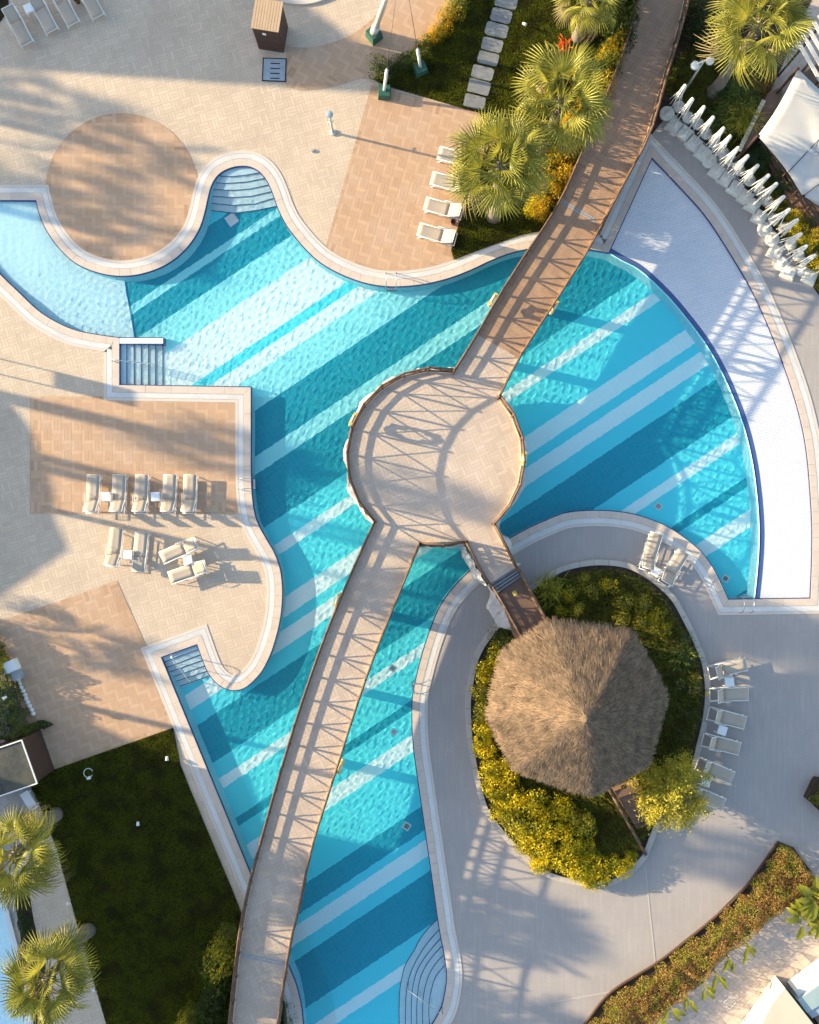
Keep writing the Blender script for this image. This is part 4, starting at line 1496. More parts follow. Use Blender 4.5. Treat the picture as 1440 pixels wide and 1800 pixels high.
def pot(px, py, label, plant=False):
    t = empty('clay_pot', (*G(px, py), .01), 0, label, 'pot', 'brown clay pots by the loungers')
    MB().lathe((0, 0, 0), [(.10, 0), (.145, .30), (.155, .34), (.13, .34), (.11, .26)], 14).build('bowl', M['terracotta'], t, True)
    MB().lathe((0, 0, .25), [(.11, 0), (.09, .02)], 12).build('sand', M['soil'], t)
pot(797, 393, 'brown clay pot at the head of the last lounger by the lawn')
pot(138, 4, 'brown clay pot between shaded loungers at the top edge')

# ------------------------------------------------------------------ closed parasols on their bases
def parasol_proto(kind, seed):
    rg = random.Random(seed)
    t = empty('closed_parasol', (0, 0, 0))
    b_ = MB()
    if kind == 'square':
        b_.box((0, 0, .07), (.70, .70, .14), 0, .94)
        b_.box((0, 0, .16), (.56, .56, .05), 0, .9)
    else:
        b_.lathe((0, 0, 0), [(.36, 0), (.37, .05), (.36, .11), (.30, .145), (.10, .155)], 24)
    b_.build('base', M['parasolwhite'], t)
    MB().lathe((0, 0, .14), [(.19, 0), (.17, .05), (.06, .08), (.05, .42), (.035, .44)], 16).build('base_tube', M['parasolwhite'], t)
    MB().tube([(0, 0, .3), (0, 0, 3.10)], .024, 8).build('pole', M['white'], t, True)
    MB().lathe((0, 0, 3.02), [(.05, 0), (.085, .02), (.085, .06), (.05, .11), (.02, .15)], 12).build('top_hub', M['parasolwhite'], t)
    zr = rg.uniform(1.5, 1.75)
    MB().lathe((0, 0, zr), [(.05, 0), (.075, .02), (.075, .09), (.05, .11)], 12).build('runner', M['parasolwhite'], t)
    for k in range(8):
        a = 2 * math.pi * k / 8 + .2
        sp = rg.uniform(.18, .36)
        zb_ = rg.uniform(1.15, 1.5)
        e = (sp * math.cos(a), sp * math.sin(a), zb_)
        rb = MB().tube([(.07 * math.cos(a), .07 * math.sin(a), 3.04), (.11 * math.cos(a), .11 * math.sin(a), 2.3), e], .020, 5).build('rib', M['white'], t, True)
        MB().tube([(.06 * math.cos(a), .06 * math.sin(a), zr + .06), (.11 * math.cos(a), .11 * math.sin(a), 2.3)], .015, 4).build('strut', M['white'], rb, True)
    return t
PP = [parasol_proto('square', 1), parasol_proto('round', 2), parasol_proto('square', 3)]
PB = [(1172, 201, 1), (1184, 223, 0), (1203, 236, 0), (1218, 253, 2), (1235, 271, 0), (1246, 284, 1), (1259, 303, 2), (1275, 316, 0), (1291, 332, 2), (1309, 348, 0), (1322, 362, 2), (1334, 383, 0), (1343, 404, 1), (1356, 421, 1), (1362, 444, 0), (1371, 464, 1), (1385, 479, 2), (1422, 487, 0)]
used_p = set()
PG = 'closed white parasols in a line beside the white shelf'
words = ['first', 'second', 'third', 'fourth', 'fifth', 'sixth', 'seventh', 'eighth', 'ninth', 'tenth', 'eleventh', 'twelfth', 'thirteenth', 'fourteenth', 'fifteenth', 'sixteenth', 'seventeenth', 'last']
for i, (x, y, k) in enumerate(PB):
    p = G(x, y)
    l = 'bare closed parasol on a {} white base, {} of the line counted from the footbridge'.format(('square', 'round', 'square')[k], words[i])
    rz = R(-42 + i * 1.2) + (i % 4) * math.pi / 2
    if k in used_p:
        copy_thing(PP[k], (*p, .01), rz, l, PG)
    else:
        used_p.add(k)
        PP[k].location, PP[k].rotation_euler = (*p, .01), (0, 0, rz)
        tag(PP[k], l, 'parasol', PG)
for p in PP:
    p['category'] = 'parasol'
for o in scene.objects:
    if o.parent is None and o.name.startswith('closed_parasol'):
        o['category'] = 'parasol'
    if o.parent is None and o.name.startswith('sun_lounger'):
        o['category'] = 'sun lounger'
# spare bases standing behind the line
sb0 = None
SB = [(1193, 189, 'first'), (1209, 208, 'second'), (1226, 219, 'third'), (1241, 236, 'fourth'), (1256, 254, 'fifth'), (1271, 270, 'sixth'), (1284, 283, 'seventh'), (1298, 300, 'eighth'), (1317, 318, 'ninth'), (1334, 336, 'tenth'), (1347, 354, 'eleventh'), (1359, 386, 'twelfth'), (1377, 402, 'thirteenth'), (1389, 431, 'fourteenth'), (1403, 450, 'fifteenth'), (1408, 476, 'last')]
for i, (x, y, w) in enumerate(SB):
    l = 'spare white parasol base standing behind the line of closed parasols, {} from the footbridge'.format(w)
    if sb0 is None:
        sb0 = empty('parasol_base', (*G(x, y), .01), 0, l, 'parasol base', 'spare parasol bases')
        MB().lathe((0, 0, 0), [(.29, 0), (.30, .05), (.29, .11), (.22, .15), (.10, .17)], 20).build('base', M['parasolwhite'], sb0)
        MB().lathe((0, 0, .16), [(.12, 0), (.05, .04), (.045, .40)], 12).build('base_tube', M['parasolwhite'], sb0)
    else:
        copy_thing(sb0, (*G(x, y), .01), R(i * 40), l, 'spare parasol bases')

# ------------------------------------------------------------------ pool ladders and handrails
def ladder(px, py, ang_, label):
    """ang_: world direction (deg) pointing from the deck into the water"""
    t = empty('pool_ladder', (*G(px, py), 0), R(ang_), label, 'ladder', 'steel pool ladders')
    for s in (-1, 1):
        y = s * .24
        pts = [(-.62, y, 0), (-.60, y, .35), (-.50, y, .62), (-.30, y, .74), (-.02, y, .70), (.12, y, .50), (.15, y, .1), (.15, y, -.42)]
        MB().tube(pts, .021, 7).build('rail', M['steel'], t, True)
    for z in (-.12, -.30, .02):
        MB().box((.15, 0, z), (.09, .48, .03)).build('tread', M['steel'], t)
ladder(688, 503, -90, 'steel ladder on the curved edge below the brown strip')
ladder(442, 851, 0, 'steel ladder at the straight edge beside the row of five loungers')
ladder(731, 1207, 190, 'steel ladder on the grey deck edge left of the hut')
ladder(1308, 1054, 90, 'steel ladder in the corner beside the blue band')
def handrail(a, c, posts, label, za=.75):
    p0, p1 = Vector((*G(*a), 0)), Vector((*G(*c), 0))
    t = empty('handrail', (p0.x, p0.y, 0), 0, label, 'handrail', 'steel handrails on the pool steps')
    d = p1 - p0
    q = [Vector((0, 0, 0)), Vector((0, 0, za)), d * .12 + Vector((0, 0, za + .06)), d + Vector((0, 0, za - .30)), d + Vector((0, 0, -.45))]
    MB().tube(q, .024, 7).build('rail', M['steel'], t, True)
    for f in posts:
        b_ = d * f
        MB().tube([b_ + Vector((0, 0, -.4)), b_ + Vector((0, 0, za - .30 * f))], .02, 6).build('post', M['steel'], t, True)
handrail((205, 637), (272, 642), (.35, .7), 'steel handrail on the straight steps beside the divider wall')
handrail((307, 1148), (339, 1199), (.4,), 'steel handrail on the slanting steps beside the pool tongue')
handrail((777, 1767), (718, 1732), (.3, .65), 'steel handrail across the round steps at the bottom edge', .8)

# floor drains in the pool
def drain(px, py, size, a, label, mat='white'):
    t = empty('pool_drain', (*G(px, py), Z_FLOOR + .004), R(a), label, 'drain', 'square drains on the pool floor')
    b_ = MB()
    s = size / 2
    for dx, dy, w, h in ((0, s - .03, size, .06), (0, -s + .03, size, .06), (s - .03, 0, .06, size - .12), (-s + .03, 0, .06, size - .12)):
        b_.box((dx, dy, .012), (w, h, .024))
    b_.build('frame', M['white'], t)
    MB().box((0, 0, .006), (size - .125, size - .125, .012)).build('cover', M[mat], t)
    for k in range(3):
        MB().box((0, (k - 1) * size * .2, .014), (size * .6, .015, .008)).build('slat', M['white'], t)
drain(405, 382, .52, 35, 'white square drain cover below the cove steps', 'whiteplastic')
drain(1280, 1018, .34, -33, 'small square drain near the corner of the blue band', 'greenpaint')
drain(1161, 890, .34, -33, 'small square drain near the grey deck arc', 'metalgrey')
drain(715, 1457, .36, -33, 'square drain with green cover in the lower pool arm', 'greenpaint')
drain(692, 1290, .28, -33, 'faint square drain in the lower pool arm, middle of three', 'metalgrey')
drain(690, 1177, .30, -33, 'faint square drain in the lower pool arm, nearest the platform', 'metalgrey')

# life rings hung on the rails
def lifering(px, py, along, label, z=ZB + .72):
    p = P(px, py, z)
    t = empty('lifebuoy', p, R(along), label, 'lifebuoy', 'lifebuoys on the bridge rails')
    V, F = [], []
    n, m_ = 24, 8
    for i in range(n):
        a = 2 * math.pi * i / n
        for j in range(m_):
            b_ = 2 * math.pi * j / m_
            r = .29 + .075 * math.cos(b_)
            V.append((r * math.cos(a), .075 * math.sin(b_), r * math.sin(a)))
    for i in range(n):
        for j in range(m_):
            F.append((i * m_ + j, i * m_ + (j + 1) % m_, ((i + 1) % n) * m_ + (j + 1) % m_, ((i + 1) % n) * m_ + j))
    link('ring', np_mesh('ring', V, F, True), t, M['lifering'])
    b_ = MB()
    for k in range(4):
        a = R(45 + 90 * k)
        b_.box((.29 * math.cos(a), 0, .29 * math.sin(a)), (.17, .165, .17))
    b_.build('band', M['yellow'], t)
lifering(621, 737, 62, 'pale lifebuoy on the west side of the round platform')
lifering(866, 527, 57, 'pale yellow lifebuoy on the left rail of the upper bridge')
lifering(974, 541, 58, 'yellow lifebuoy on the right rail of the upper bridge')
lifering(922, 806, 85, 'yellow lifebuoy on the east side of the round platform')
lifering(594, 1054, 68, 'yellow lifebuoy on the left rail below the platform')
lifering(599, 1347, 70, 'yellow lifebuoy on the right rail of the lower bridge')

# ------------------------------------------------------------------ wooden kiosk, drain cover, shower post, mast and guys
kb = [G(455, 86), G(499, 93), G(507, 47), G(463, 40)]
kc = (sum(p[0] for p in kb) / 4, sum(p[1] for p in kb) / 4)
ka = math.atan2(kb[1][1] - kb[0][1], kb[1][0] - kb[0][0])
kiosk = empty('wooden_kiosk', (*kc, 0.012), ka, 'tall dark wooden box with a pale plank roof near the top edge', 'kiosk')
W_, D_k, H_k = 1.22, 1.30, 2.08
MB().box((0, 0, 1.02), (W_ - .06, D_k - .06, 2.0)).build('core', M['black'], kiosk)
for k in range(10):
    z = .12 + k * .20
    for sx, sy, w, d in ((0, -D_k / 2, W_, .03), (0, D_k / 2, W_, .03), (W_ / 2, 0, .03, D_k - .06), (-W_ / 2, 0, .03, D_k - .06)):
        MB().box((sx, sy, z), (w, d, .185)).build('plank', M['darkwood'], kiosk)
for k in range(10):
    MB().box((-W_ / 2 - .05 + .066 + k * .132, 0, H_k + .02), (.118, D_k + .14, .045)).build('roof_plank', M['lightwood'], kiosk)
MB().box((-.1, -D_k / 2 - .022, 1.62), (.17, .012, .17)).build('notice', M['white'], kiosk)
dc = empty('drain_cover', (*G(482.5, 123), .008), R(-2), 'blue grey metal cover plate with four slots below the wooden box', 'drain cover')
MB().box((0, 0, .012), (1.06, 1.08, .024)).build('plate', M['metalgrey'], dc)
fr = MB()
for dx, dy, w, h in ((0, .55, 1.16, .04), (0, -.55, 1.16, .04), (.56, 0, .04, 1.06), (-.56, 0, .04, 1.06)):
    fr.box((dx, dy, .016), (w, h, .032))
fr.build('frame', M['black'], dc)
for k in range(4):
    MB().box((.04, .30 - k * .24, .0245), (.46, .05, .006)).build('slot', M['black'], dc)
sh = empty('shower_post', (*G(585.5, 233), .012), R(60), 'slim steel shower post with round head on the pale terrace', 'shower')
MB().lathe((0, 0, 0), [(.16, 0), (.16, .05), (.07, .09)], 16).build('foot', M['postgrey'], sh)
MB().tube([(0, 0, .05), (0, 0, 2.05)], .06, 10).build('post', M['postgrey'], sh, True)
MB().lathe((0, 0, 2.05), [(.06, 0), (.18, .03), (.18, .07), (.05, .10)], 18).build('shower_head', M['metalgrey'], sh)
for z, s in ((1.0, 1), (1.55, -1)):
    MB().tube([(0, 0, z), (s * .22, 0, z)], .02, 6).build('tap', M['steel'], sh, True)
cb = MB()
cb.box((0, 0, .03), (.16, .11, .06), R(30))
o = cb.build('cable_clip', M['metalgrey'])
o.location = (*G(550, 265), .01)
tag(o, 'tiny dark fitting lying on the pale terrace below the shower post', 'fitting')

def guy_base(px, py, a, label, size=.62, h=.42):
    t = empty('guy_anchor', (*G(px, py), .0), R(a), label, 'anchor', 'green anchor blocks of the mast')
    MB().box((0, 0, h / 2), (size, size, h), 0, .86).build('block', M['greenpaint'], t)
    return t
mast = empty('sail_mast', (*G(658, 66), 0), 0, 'leaning pale steel mast in a green base beside the hedge', 'mast')
MB().box((0, 0, .28), (.62, .62, .56), R(38), .9).build('base_block', M['greenpaint'], mast)
mt = P(706, -80, 7.5) - Vector((*G(658, 66), 0))
MB().tube([(0, 0, .5), mt * .1 + Vector((0, 0, .40))], .20, 14).build('foot_collar', M['postgrey'], mast, True)
MB().tube([(0, 0, .5), mt], [.145, .12], 14).build('pole', M['postgrey'], mast, True)
for (px, py, tx, ty, a, l) in ((676, 165, 677, 128, -2, 'green anchor block with a white turnbuckle in front of the round shrub'), (739, 124, 727, 92, 25, 'green anchor block with a white turnbuckle on the top lawn')):
    gb = guy_base(px, py, a, l)
    b0 = Vector((*G(px, py), .42))
    top = Vector((*G(658, 66), 0)) + mt
    d = (top - b0)
    e0, e1 = Vector((0, 0, .42)), Vector((0, 0, .42)) + d * .17
    rot = Matrix.Rotation(-R(a), 3, 'Z')
    MB().tube([rot @ e0, rot @ e1], .075, 9).build('turnbuckle', M['white'], gb, True)
    MB().tube([rot @ e1, rot @ (Vector((0, 0, .42)) + d)], .012, 5).build('cable', M['steel'], gb, True)

# stepping stones on the top lawn
for i, (x, y) in enumerate(((890, 4), (881, 29), (873, 54), (865, 80), (858, 104), (848, 129), (842, 154), (834, 180))):
    rg = random.Random(i)
    w, h = 38 + rg.uniform(-2, 2), 23 + rg.uniform(-1, 1)
    pts = []
    for k in range(20):
        a = 2 * math.pi * k / 20
        e = .34 if i < 6 else .18
        cx_, sy_ = math.copysign(abs(math.cos(a)) ** e, math.cos(a)), math.copysign(abs(math.sin(a)) ** e, math.sin(a))
        u_, v_ = cx_ * w / 2 + rg.uniform(-.5, .5), sy_ * h / 2 + rg.uniform(-.5, .5)
        r_ = R(14)
        pts.append(G(x + u_ * math.cos(r_) - v_ * math.sin(r_), y + u_ * math.sin(r_) + v_ * math.cos(r_)))
    o = MB().prism(pts, .0, .085).build('stepping_stone', M['slate'])
    tag(o, 'grey stepping stone on the top lawn, {} from the top edge'.format(words[i] if i < 7 else 'eighth and last,'), 'stepping stone', 'stepping stones across the top lawn')

# small lawn lights
LL = [(157, 1366, 'white spot lamp with a round loop on the dark lawn near the box roof'), (245, 1442, 'white spot lamp alone in the middle of the dark lawn'), (98, 1487, 'small spot lamp at the lawn edge beside the first palm'),
      (127, 1584, 'small pale spot lamp at the lawn edge between the two palms'), (169, 1737, 'small pale spot lamp at the lawn edge beside the lower palm'), (296, 1328, 'pale spot lamp in the sunny lawn corner by the pool'),
      (919, 46, 'small white spot lamp on the top lawn beside the stepping stones'), (30, 1216, 'white spot lamp among the hedge leaves at the left edge')]
for x, y, l in LL:
    t = empty('garden_spotlight', (*G(x, y), .03 if x != 30 else 1.0), R(x * 7 % 360), l, 'garden light', 'small garden spot lights')
    MB().tube([(0, 0, 0), (0, 0, .20)], .02, 6).build('spike', M['black'], t, True)
    MB().tube([(-.02, 0, .22), (.16, .02, .30)], [.055, .085], 10).build('lamp_head', M['lamp'], t, True)
    if 'loop' in l:
        b_ = MB().tube([(.05 + .22 * math.cos(a), .22 + .22 * math.sin(a), .04) for a in [2 * math.pi * k / 16 for k in range(15)]], .022, 5)
        b_.build('cable', M['lamp'], t, True)

# ------------------------------------------------------------------ vegetation builders
def leaf_arrays(c, nrm_, size, aspect, rg, tilt=.8):
    """quads (diamond leaves) at points c with rough facing nrm_"""
    n = len(c)
    nn = nrm_ + rg.normal(0, tilt, (n, 3))
    nn /= np.linalg.norm(nn, axis=1)[:, None] + 1e-9
    r = rg.normal(0, 1, (n, 3))
    t = np.cross(nn, r)
    t /= np.linalg.norm(t, axis=1)[:, None] + 1e-9
    b_ = np.cross(nn, t)
    s = (size * rg.uniform(.6, 1.35, n))[:, None]
    V = np.empty((n, 4, 3), np.float32)
    V[:, 0] = c - t * s * .5
    V[:, 1] = c + b_ * s * aspect * .5 + nn * s * .06
    V[:, 2] = c + t * s * .5
    V[:, 3] = c - b_ * s * aspect * .5 + nn * s * .06
    return V.reshape(-1, 3)

def quads(n):
    return np.arange(n * 4).reshape(n, 4)

def shrub_mesh(seed, rad, h, n, leaf, nblob=7, aspect=.55):
    rg = np.random.default_rng(seed)
    B = []
    for i in range(nblob):
        a = rg.uniform(0, 6.28)
        d = rad * .62 * math.sqrt(rg.uniform(0, 1))
        r = rad * rg.uniform(.32, .55)
        zt = h * rg.uniform(.72, 1.0) * (1 - .35 * (d / rad) ** 2)
        B.append((d * math.cos(a), d * math.sin(a), max(r * .7, zt - r), r))
    B.append((0, 0, h * .45, rad * .62))
    B = np.array(B)
    w = B[:, 3] ** 2
    k = rg.choice(len(B), n, p=w / w.sum())
    d = rg.normal(0, 1, (n, 3))
    d[:, 2] = np.abs(d[:, 2]) * 1.1 - .35
    d /= np.linalg.norm(d, axis=1)[:, None]
    rr = B[k, 3] * (1 - .35 * rg.uniform(0, 1, n) ** 2)
    c = B[k, :3] + d * rr[:, None]
    # some leaves fill the skirt down to the ground
    sk = rg.uniform(0, 1, n) < .18
    c[sk, 2] *= rg.uniform(.15, .8, sk.sum())
    c[:, 2] = np.maximum(c[:, 2], .03)
    me = np_mesh('foliage', leaf_arrays(c, d, leaf, aspect, rg), quads(n))
    return me

def stems_mesh(seed, h, rad, n=6):
    rg = random.Random(seed)
    b_ = MB()
    for i in range(n):
        a = rg.uniform(0, 6.28)
        b_.tube([(0, 0, 0), (rad * .25 * math.cos(a), rad * .25 * math.sin(a), h * .4), (rad * .6 * math.cos(a), rad * .6 * math.sin(a), h * .8)], [.03, .022, .01], 5)
    return b_.mesh('stem')

SH = {}
def shrub(px, py, rad, h, mat, label, group, key='a', name='garden_shrub', leaf=.085, n=900, z=0.0, rz=None, aspect=.55, cat='shrub'):
    k = (key, mat, round(leaf, 3), n)
    if k not in SH:
        me = shrub_mesh(sum(map(ord, str(k))), 1.0, 1.0, n, leaf, 8, aspect)
        me.materials.append(M[mat])
        sm = stems_mesh(len(SH), .9, .8)
        sm.materials.append(M['bark'])
        SH[k] = (me, sm)
    rg = random.Random(px * 31 + py)
    t = empty(name, (*G(px, py), z), rg.uniform(0, 6.28) if rz is None else rz, label, cat, group)
    t.scale = (rad, rad, h)
    link('foliage', SH[k][0], t)
    link('stem', SH[k][1], t)
    return t

# ------------------------------------------------------------------ fan palms
def frond_mesh(seed, petiole, rad, droop, spread=112, nl=26):
    rg = random.Random(seed)
    V, F = [], []
    # petiole
    b_ = MB()
    pp = [(petiole * t, 0, .10 * math.sin(t * 3.1) * petiole) for t in (0, .35, .7, 1.0)]
    b_.tube(pp, [.032, .024, .018, .014], 5)
    cx, cz = petiole, pp[-1][2]
    for i in range(nl):
        f = i / (nl - 1)
        a = R(-spread + 2 * spread * f)
        hw = R(2 * spread / (nl - 1)) * .5
        Lr = rad * (1.0 - .22 * abs(2 * f - 1) ** 2) * rg.uniform(.93, 1.05)
        dr = droop * rg.uniform(.7, 1.3)
        rows = []
        for t, wf in ((.05, 1.0), (.38, 1.0), (.62, .58), (.84, .27), (1.0, .04)):
            r = Lr * t
            half = min(r * math.tan(hw) * wf, .05 * rad / .9 * (1 if t < .7 else wf * 1.6)) if t > .4 else r * math.tan(hw) * wf
            z = cz - dr * Lr * max(0, t - .35) ** 1.7 * 1.4 - .10 * rad * abs(2 * f - 1) * t
            ridge = .022 * t if t < .9 else 0
            for s, dz in ((-1, -.012 * t), (0, ridge), (1, -.012 * t)):
                x = cx + r * math.cos(a) - s * half * math.sin(a)
                y = r * math.sin(a) + s * half * math.cos(a)
                rows.append((x, y, z + dz))
        o = len(b_.v)
        b_.v += rows
        for q in range(4):
            for s in range(2):
                j = o + q * 3 + s
                b_.f.append((j, j + 3, j + 4, j + 1))
    return b_.mesh('frond')
FR = {}
def frond_set(tag_, petiole, rad):
    if tag_ not in FR:
        FR[tag_] = [[frond_mesh(k * 7 + i, petiole * (.9 + .1 * i), rad, d) for i in range(2)] for k, d in enumerate((.25, .6, 1.15))]
    return FR[tag_]

def palm(base_px, top_px, ht, label, nf=30, rad=.95, petiole=1.1, seed=1, group='fan palms', trunk_r=.19, old=4, lean=None, red=False):
    rg = random.Random(seed)
    b0 = Vector((*G(*base_px), 0.02))
    top = P(top_px[0], top_px[1], ht) if lean is None else b0 + Vector(lean)
    t = empty('fan_palm', b0, 0, label, 'palm tree', group)
    d = top - b0
    d.z = ht
    pts = [Vector((0, 0, 0)), d * .08, d * .3, d * .55, d * .8, d]
    k = trunk_r / .19
    MB().tube(pts, [.36 * k, .29 * k, .23 * k, .19 * k, .185 * k, .20 * k], 14).build('trunk', M['trunk'], t, True)
    sc = rad / .95
    fs_ = frond_set((petiole, rad), petiole, rad)
    boots = MB()
    for i in range(26):
        a = i * 2.4
        z = ht - .1 - .03 * i
        r0 = .17 * k
        p = d * (z / ht)
        boots.tube([(p.x + r0 * math.cos(a), p.y + r0 * math.sin(a), z), (p.x + (r0 + .12) * math.cos(a), p.y + (r0 + .12) * math.sin(a), z + .2)], [.05, .025], 4)
    boots.build('leaf_base', M['trunk'], t)
    for i in range(nf):
        f = i / (nf - 1)
        az = i * R(137.5) + rg.uniform(-.15, .15)
        el = R(78 - 105 * f ** .85 + rg.uniform(-14, 14))
        band_ = 0 if f < .35 else (1 if f < .75 else 2)
        me = fs_[band_][rg.randrange(2)]
        o = bpy.data.objects.new('frond', me)
        COL.objects.link(o)
        o.parent = t
        roll = rg.uniform(-1.0, 1.0)
        o.rotation_mode = 'QUATERNION'
        o.rotation_quaternion = (Matrix.Rotation(az, 3, 'Z') @ Matrix.Rotation(-el, 3, 'Y') @ Matrix.Rotation(roll, 3, 'X')).to_quaternion()
        o.location = d + Vector((.10 * math.cos(az), .10 * math.sin(az), -.02 - .22 * f))
        s_ = rg.uniform(.88, 1.1) * (.8 if f < .12 else 1.0)
        o.scale = (s_, s_, s_)
        if not me.materials:
            me.materials.append(M['frond'])
        if i >= nf - old:
            o.material_slots[0].link = 'OBJECT'
            o.material_slots[0].material = M['frondold']
            o['label'] = 'dry straw coloured lower frond'
    return t

palm((868, 381), (880, 290), 6.3, 'fan palm standing at the lawn edge over the four loungers', 36, 1.12, 1.25, 11, 'fan palms along the footbridge', .20)
pB = palm((944, 285), (988, 178), 6.6, 'fan palm with an orange red tuft, between its neighbour and the footbridge', 36, 1.12, 1.25, 12, 'fan palms along the footbridge', .20)
palm((1017, 66), (1036, -6), 4.2, 'fan palm cut by the top edge left of the footbridge', 26, .85, .9, 13, 'fan palms along the footbridge', .20)
palm((1253, 165), (1338, 42), 6.3, 'big fan palm at the top right above the lamp post', 34, 1.05, 1.2, 14, 'fan palms along the footbridge', .20)
palm((99, 1431), (24, 1506), 5.2, 'fan palm cut by the left edge beside the dark lawn', 34, 1.05, 1.15, 15, 'fan palms by the grey path', .20)
palm((157, 1634), (82, 1722), 5.2, 'fan palm at the bottom left corner beside the dark lawn', 34, 1.05, 1.15, 16, 'fan palms by the grey path', .20)
# the orange red tuft on the second palm
tuft = MB()
for i in range(46):
    rg = random.Random(i)
    a, e = rg.uniform(0, 6.28), rg.uniform(.1, 1.0)
    l = rg.uniform(.25, .55)
    tuft.tube([(0, 0, 0), (l * .6 * math.cos(a) * e, l * .6 * math.sin(a) * e, l * .6), (l * math.cos(a) * e, l * math.sin(a) * e, l * .55)], [.028, .02, .006], 4)
o = tuft.build('dry_frond', M['frondred'])
o['label'] = 'bright orange red dry tuft'
tp = P(993, 84, 7.0)
o.location = tp
under(pB, o)

# clump of cycads and narrow-leaved bushes in the north-east bed
def cycad(px, py, rad, label, n=30, mat='cycad', el0=62, name='cycad', cat='cycad', group='cycads by the canopy'):
    t = empty(name, (*G(px, py), .1), 0, label, cat, group)
    rg = random.Random(px)
    for i in range(n):
        f = i / (n - 1)
        az, el = i * 2.399, R(el0 - el0 * .95 * f)
        b_ = MB()
        L = rad * rg.uniform(.85, 1.1)
        pts = []
        for q in range(9):
            s = q / 8
            pts.append(Vector((L * s * math.cos(el) , 0, .15 + L * (s * math.sin(el) - .45 * s * s))))
        b_.tube(pts[::2], .012, 4)
        for q in range(1, 9):
            for sd in (-1, 1):
                p = pts[q]
                w = .22 * rad * math.sin(math.pi * min(.98, q / 8.5)) + .03
                b_.add([(p.x - .02, 0, p.z), (p.x + .02, 0, p.z + .005), (p.x + .07, sd * w, p.z + .04), (p.x + .05, sd * w, p.z + .035)], [(0, 1, 2, 3)])
        o = b_.build('frond', M[mat], t)
        o.rotation_euler = (0, 0, az)
cycad(1330, 284, .95, 'dark cycad between the parasol line and the canopy fence')
cycad(1372, 322, .85, 'dark cycad half under the parasol tops by the canopy')
def grassy(px, py, rad, h, n, mat, label, group='strap leaved clumps', name='strap_leaf_clump', z=.0):
    rg = np.random.default_rng(px)
    a = rg.uniform(0, 6.28, n)
    l = rg.uniform(.55, 1.0, n)
    x0, y0 = rg.normal(0, rad * .28, n), rg.normal(0, rad * .28, n)
    V = np.empty((n, 6, 3), np.float32)
    w = rg.uniform(.012, .022, n)
    dx, dy = np.cos(a), np.sin(a)
    for q, (s, zz, wf) in enumerate(((0, 0, 1), (.5, .85, .9), (1.0, .75, .1))):
        px_, py_, pz = x0 + dx * rad * l * s, y0 + dy * rad * l * s, h * l * zz
        V[:, q * 2] = np.stack([px_ - dy * w * wf, py_ + dx * w * wf, pz], 1)
        V[:, q * 2 + 1] = np.stack([px_ + dy * w * wf, py_ - dx * w * wf, pz], 1)
    base = np.arange(n)[:, None] * 6
    F = np.concatenate([base + np.array([[0, 1, 3, 2]]), base + np.array([[2, 3, 5, 4]])])
    o = link(name, np_mesh(name, V.reshape(-1, 3), F), None, M[mat])
    o.location = (*G(px, py), z)
    tag(o, label, 'plant', group)
grassy(1285, 190, 1.0, 1.3, 700, 'midleaf', 'grassy green bush in the dark bed below the big palm')
grassy(1300, 218, .9, 1.2, 600, 'treeleaf', 'yellowish grassy bush in the dark bed beside the sloping low wall')
grassy(1268, 222, .8, 1.0, 500, 'midleaf', 'grassy bush just behind the middle of the parasol line')
grassy(962, 1034, .9, .7, 160, 'treeleaf', 'pale spiky plant in the island bed near the ramp', z=.12)
grassy(1195, 1150, .8, .6, 140, 'midleaf', 'spiky green plant in the shaded east side of the island bed', z=.12)

# ground cover: masses nobody could count
def cover(name, px, n, h0, h1, mat, z=.12, w=.018, lean=.9):
    pg = [G(*p) for p in px]
    xs, ys = [p[0] for p in pg], [p[1] for p in pg]
    x, y = RNG.uniform(min(xs), max(xs), n * 3), RNG.uniform(min(ys), max(ys), n * 3)
    ok = inside(x, y, pg)
    x, y = x[ok][:n], y[ok][:n]
    bx = np.sin(x * 2.1 + 1.7 * np.sin(y * 1.3)) + np.sin(y * 2.7 + x)
    o = blades(name, x, y, z, h0, h1, w, M[mat], lean)
    return o
ISL_IN = offset(ISL_PX, -19)
cover('ground_cover', ISL_IN, 60000, .18, .46, 'cover')
def leafmass(name, px, n, h0, h1, mat, leaf, z=.1, seed=5, label=None, cat=None, group=None, bump_=1.6, kind=None, aspect=.5):
    """irregular leafy mass over a polygon, higher in the middle"""
    rg = np.random.default_rng(seed)
    pg = [G(*p) for p in px]
    xs, ys = [p[0] for p in pg], [p[1] for p in pg]
    m_ = n * 4
    x, y = rg.uniform(min(xs), max(xs), m_), rg.uniform(min(ys), max(ys), m_)
    wob = .16 * np.sin(x * 5.1 + y * 3.3) + .12 * np.sin(y * 6.7 - x * 2.9)
    d = edge_dist(x, y, pg)
    ok = inside(x, y, pg) & (d + wob > .0)
    x, y, d = x[ok][:n], y[ok][:n], d[ok][:n]
    lump = .5 + .5 * np.sin(x * bump_ * 2.3 + 1.9 * np.sin(y * bump_ * 1.7)) * np.sin(y * bump_ * 2.1 + 1.3 * np.sin(x * bump_ * 1.9))
    top = (h0 + (h1 - h0) * lump) * np.minimum(1.0, .35 + d / .5)
    zz = z + top * (1 - .6 * rg.uniform(0, 1, len(x)) ** 2.2)
    c = np.stack([x, y, zz], 1)
    nn = np.stack([rg.normal(0, .4, len(x)), rg.normal(0, .4, len(x)), np.ones(len(x))], 1)
    o = link(name, np_mesh(name, leaf_arrays(c, nn, leaf, aspect, rg, .9), quads(len(x))), None, M[mat])
    if kind:
        o['kind'] = kind
    else:
        tag(o, label, cat, group)
    return o

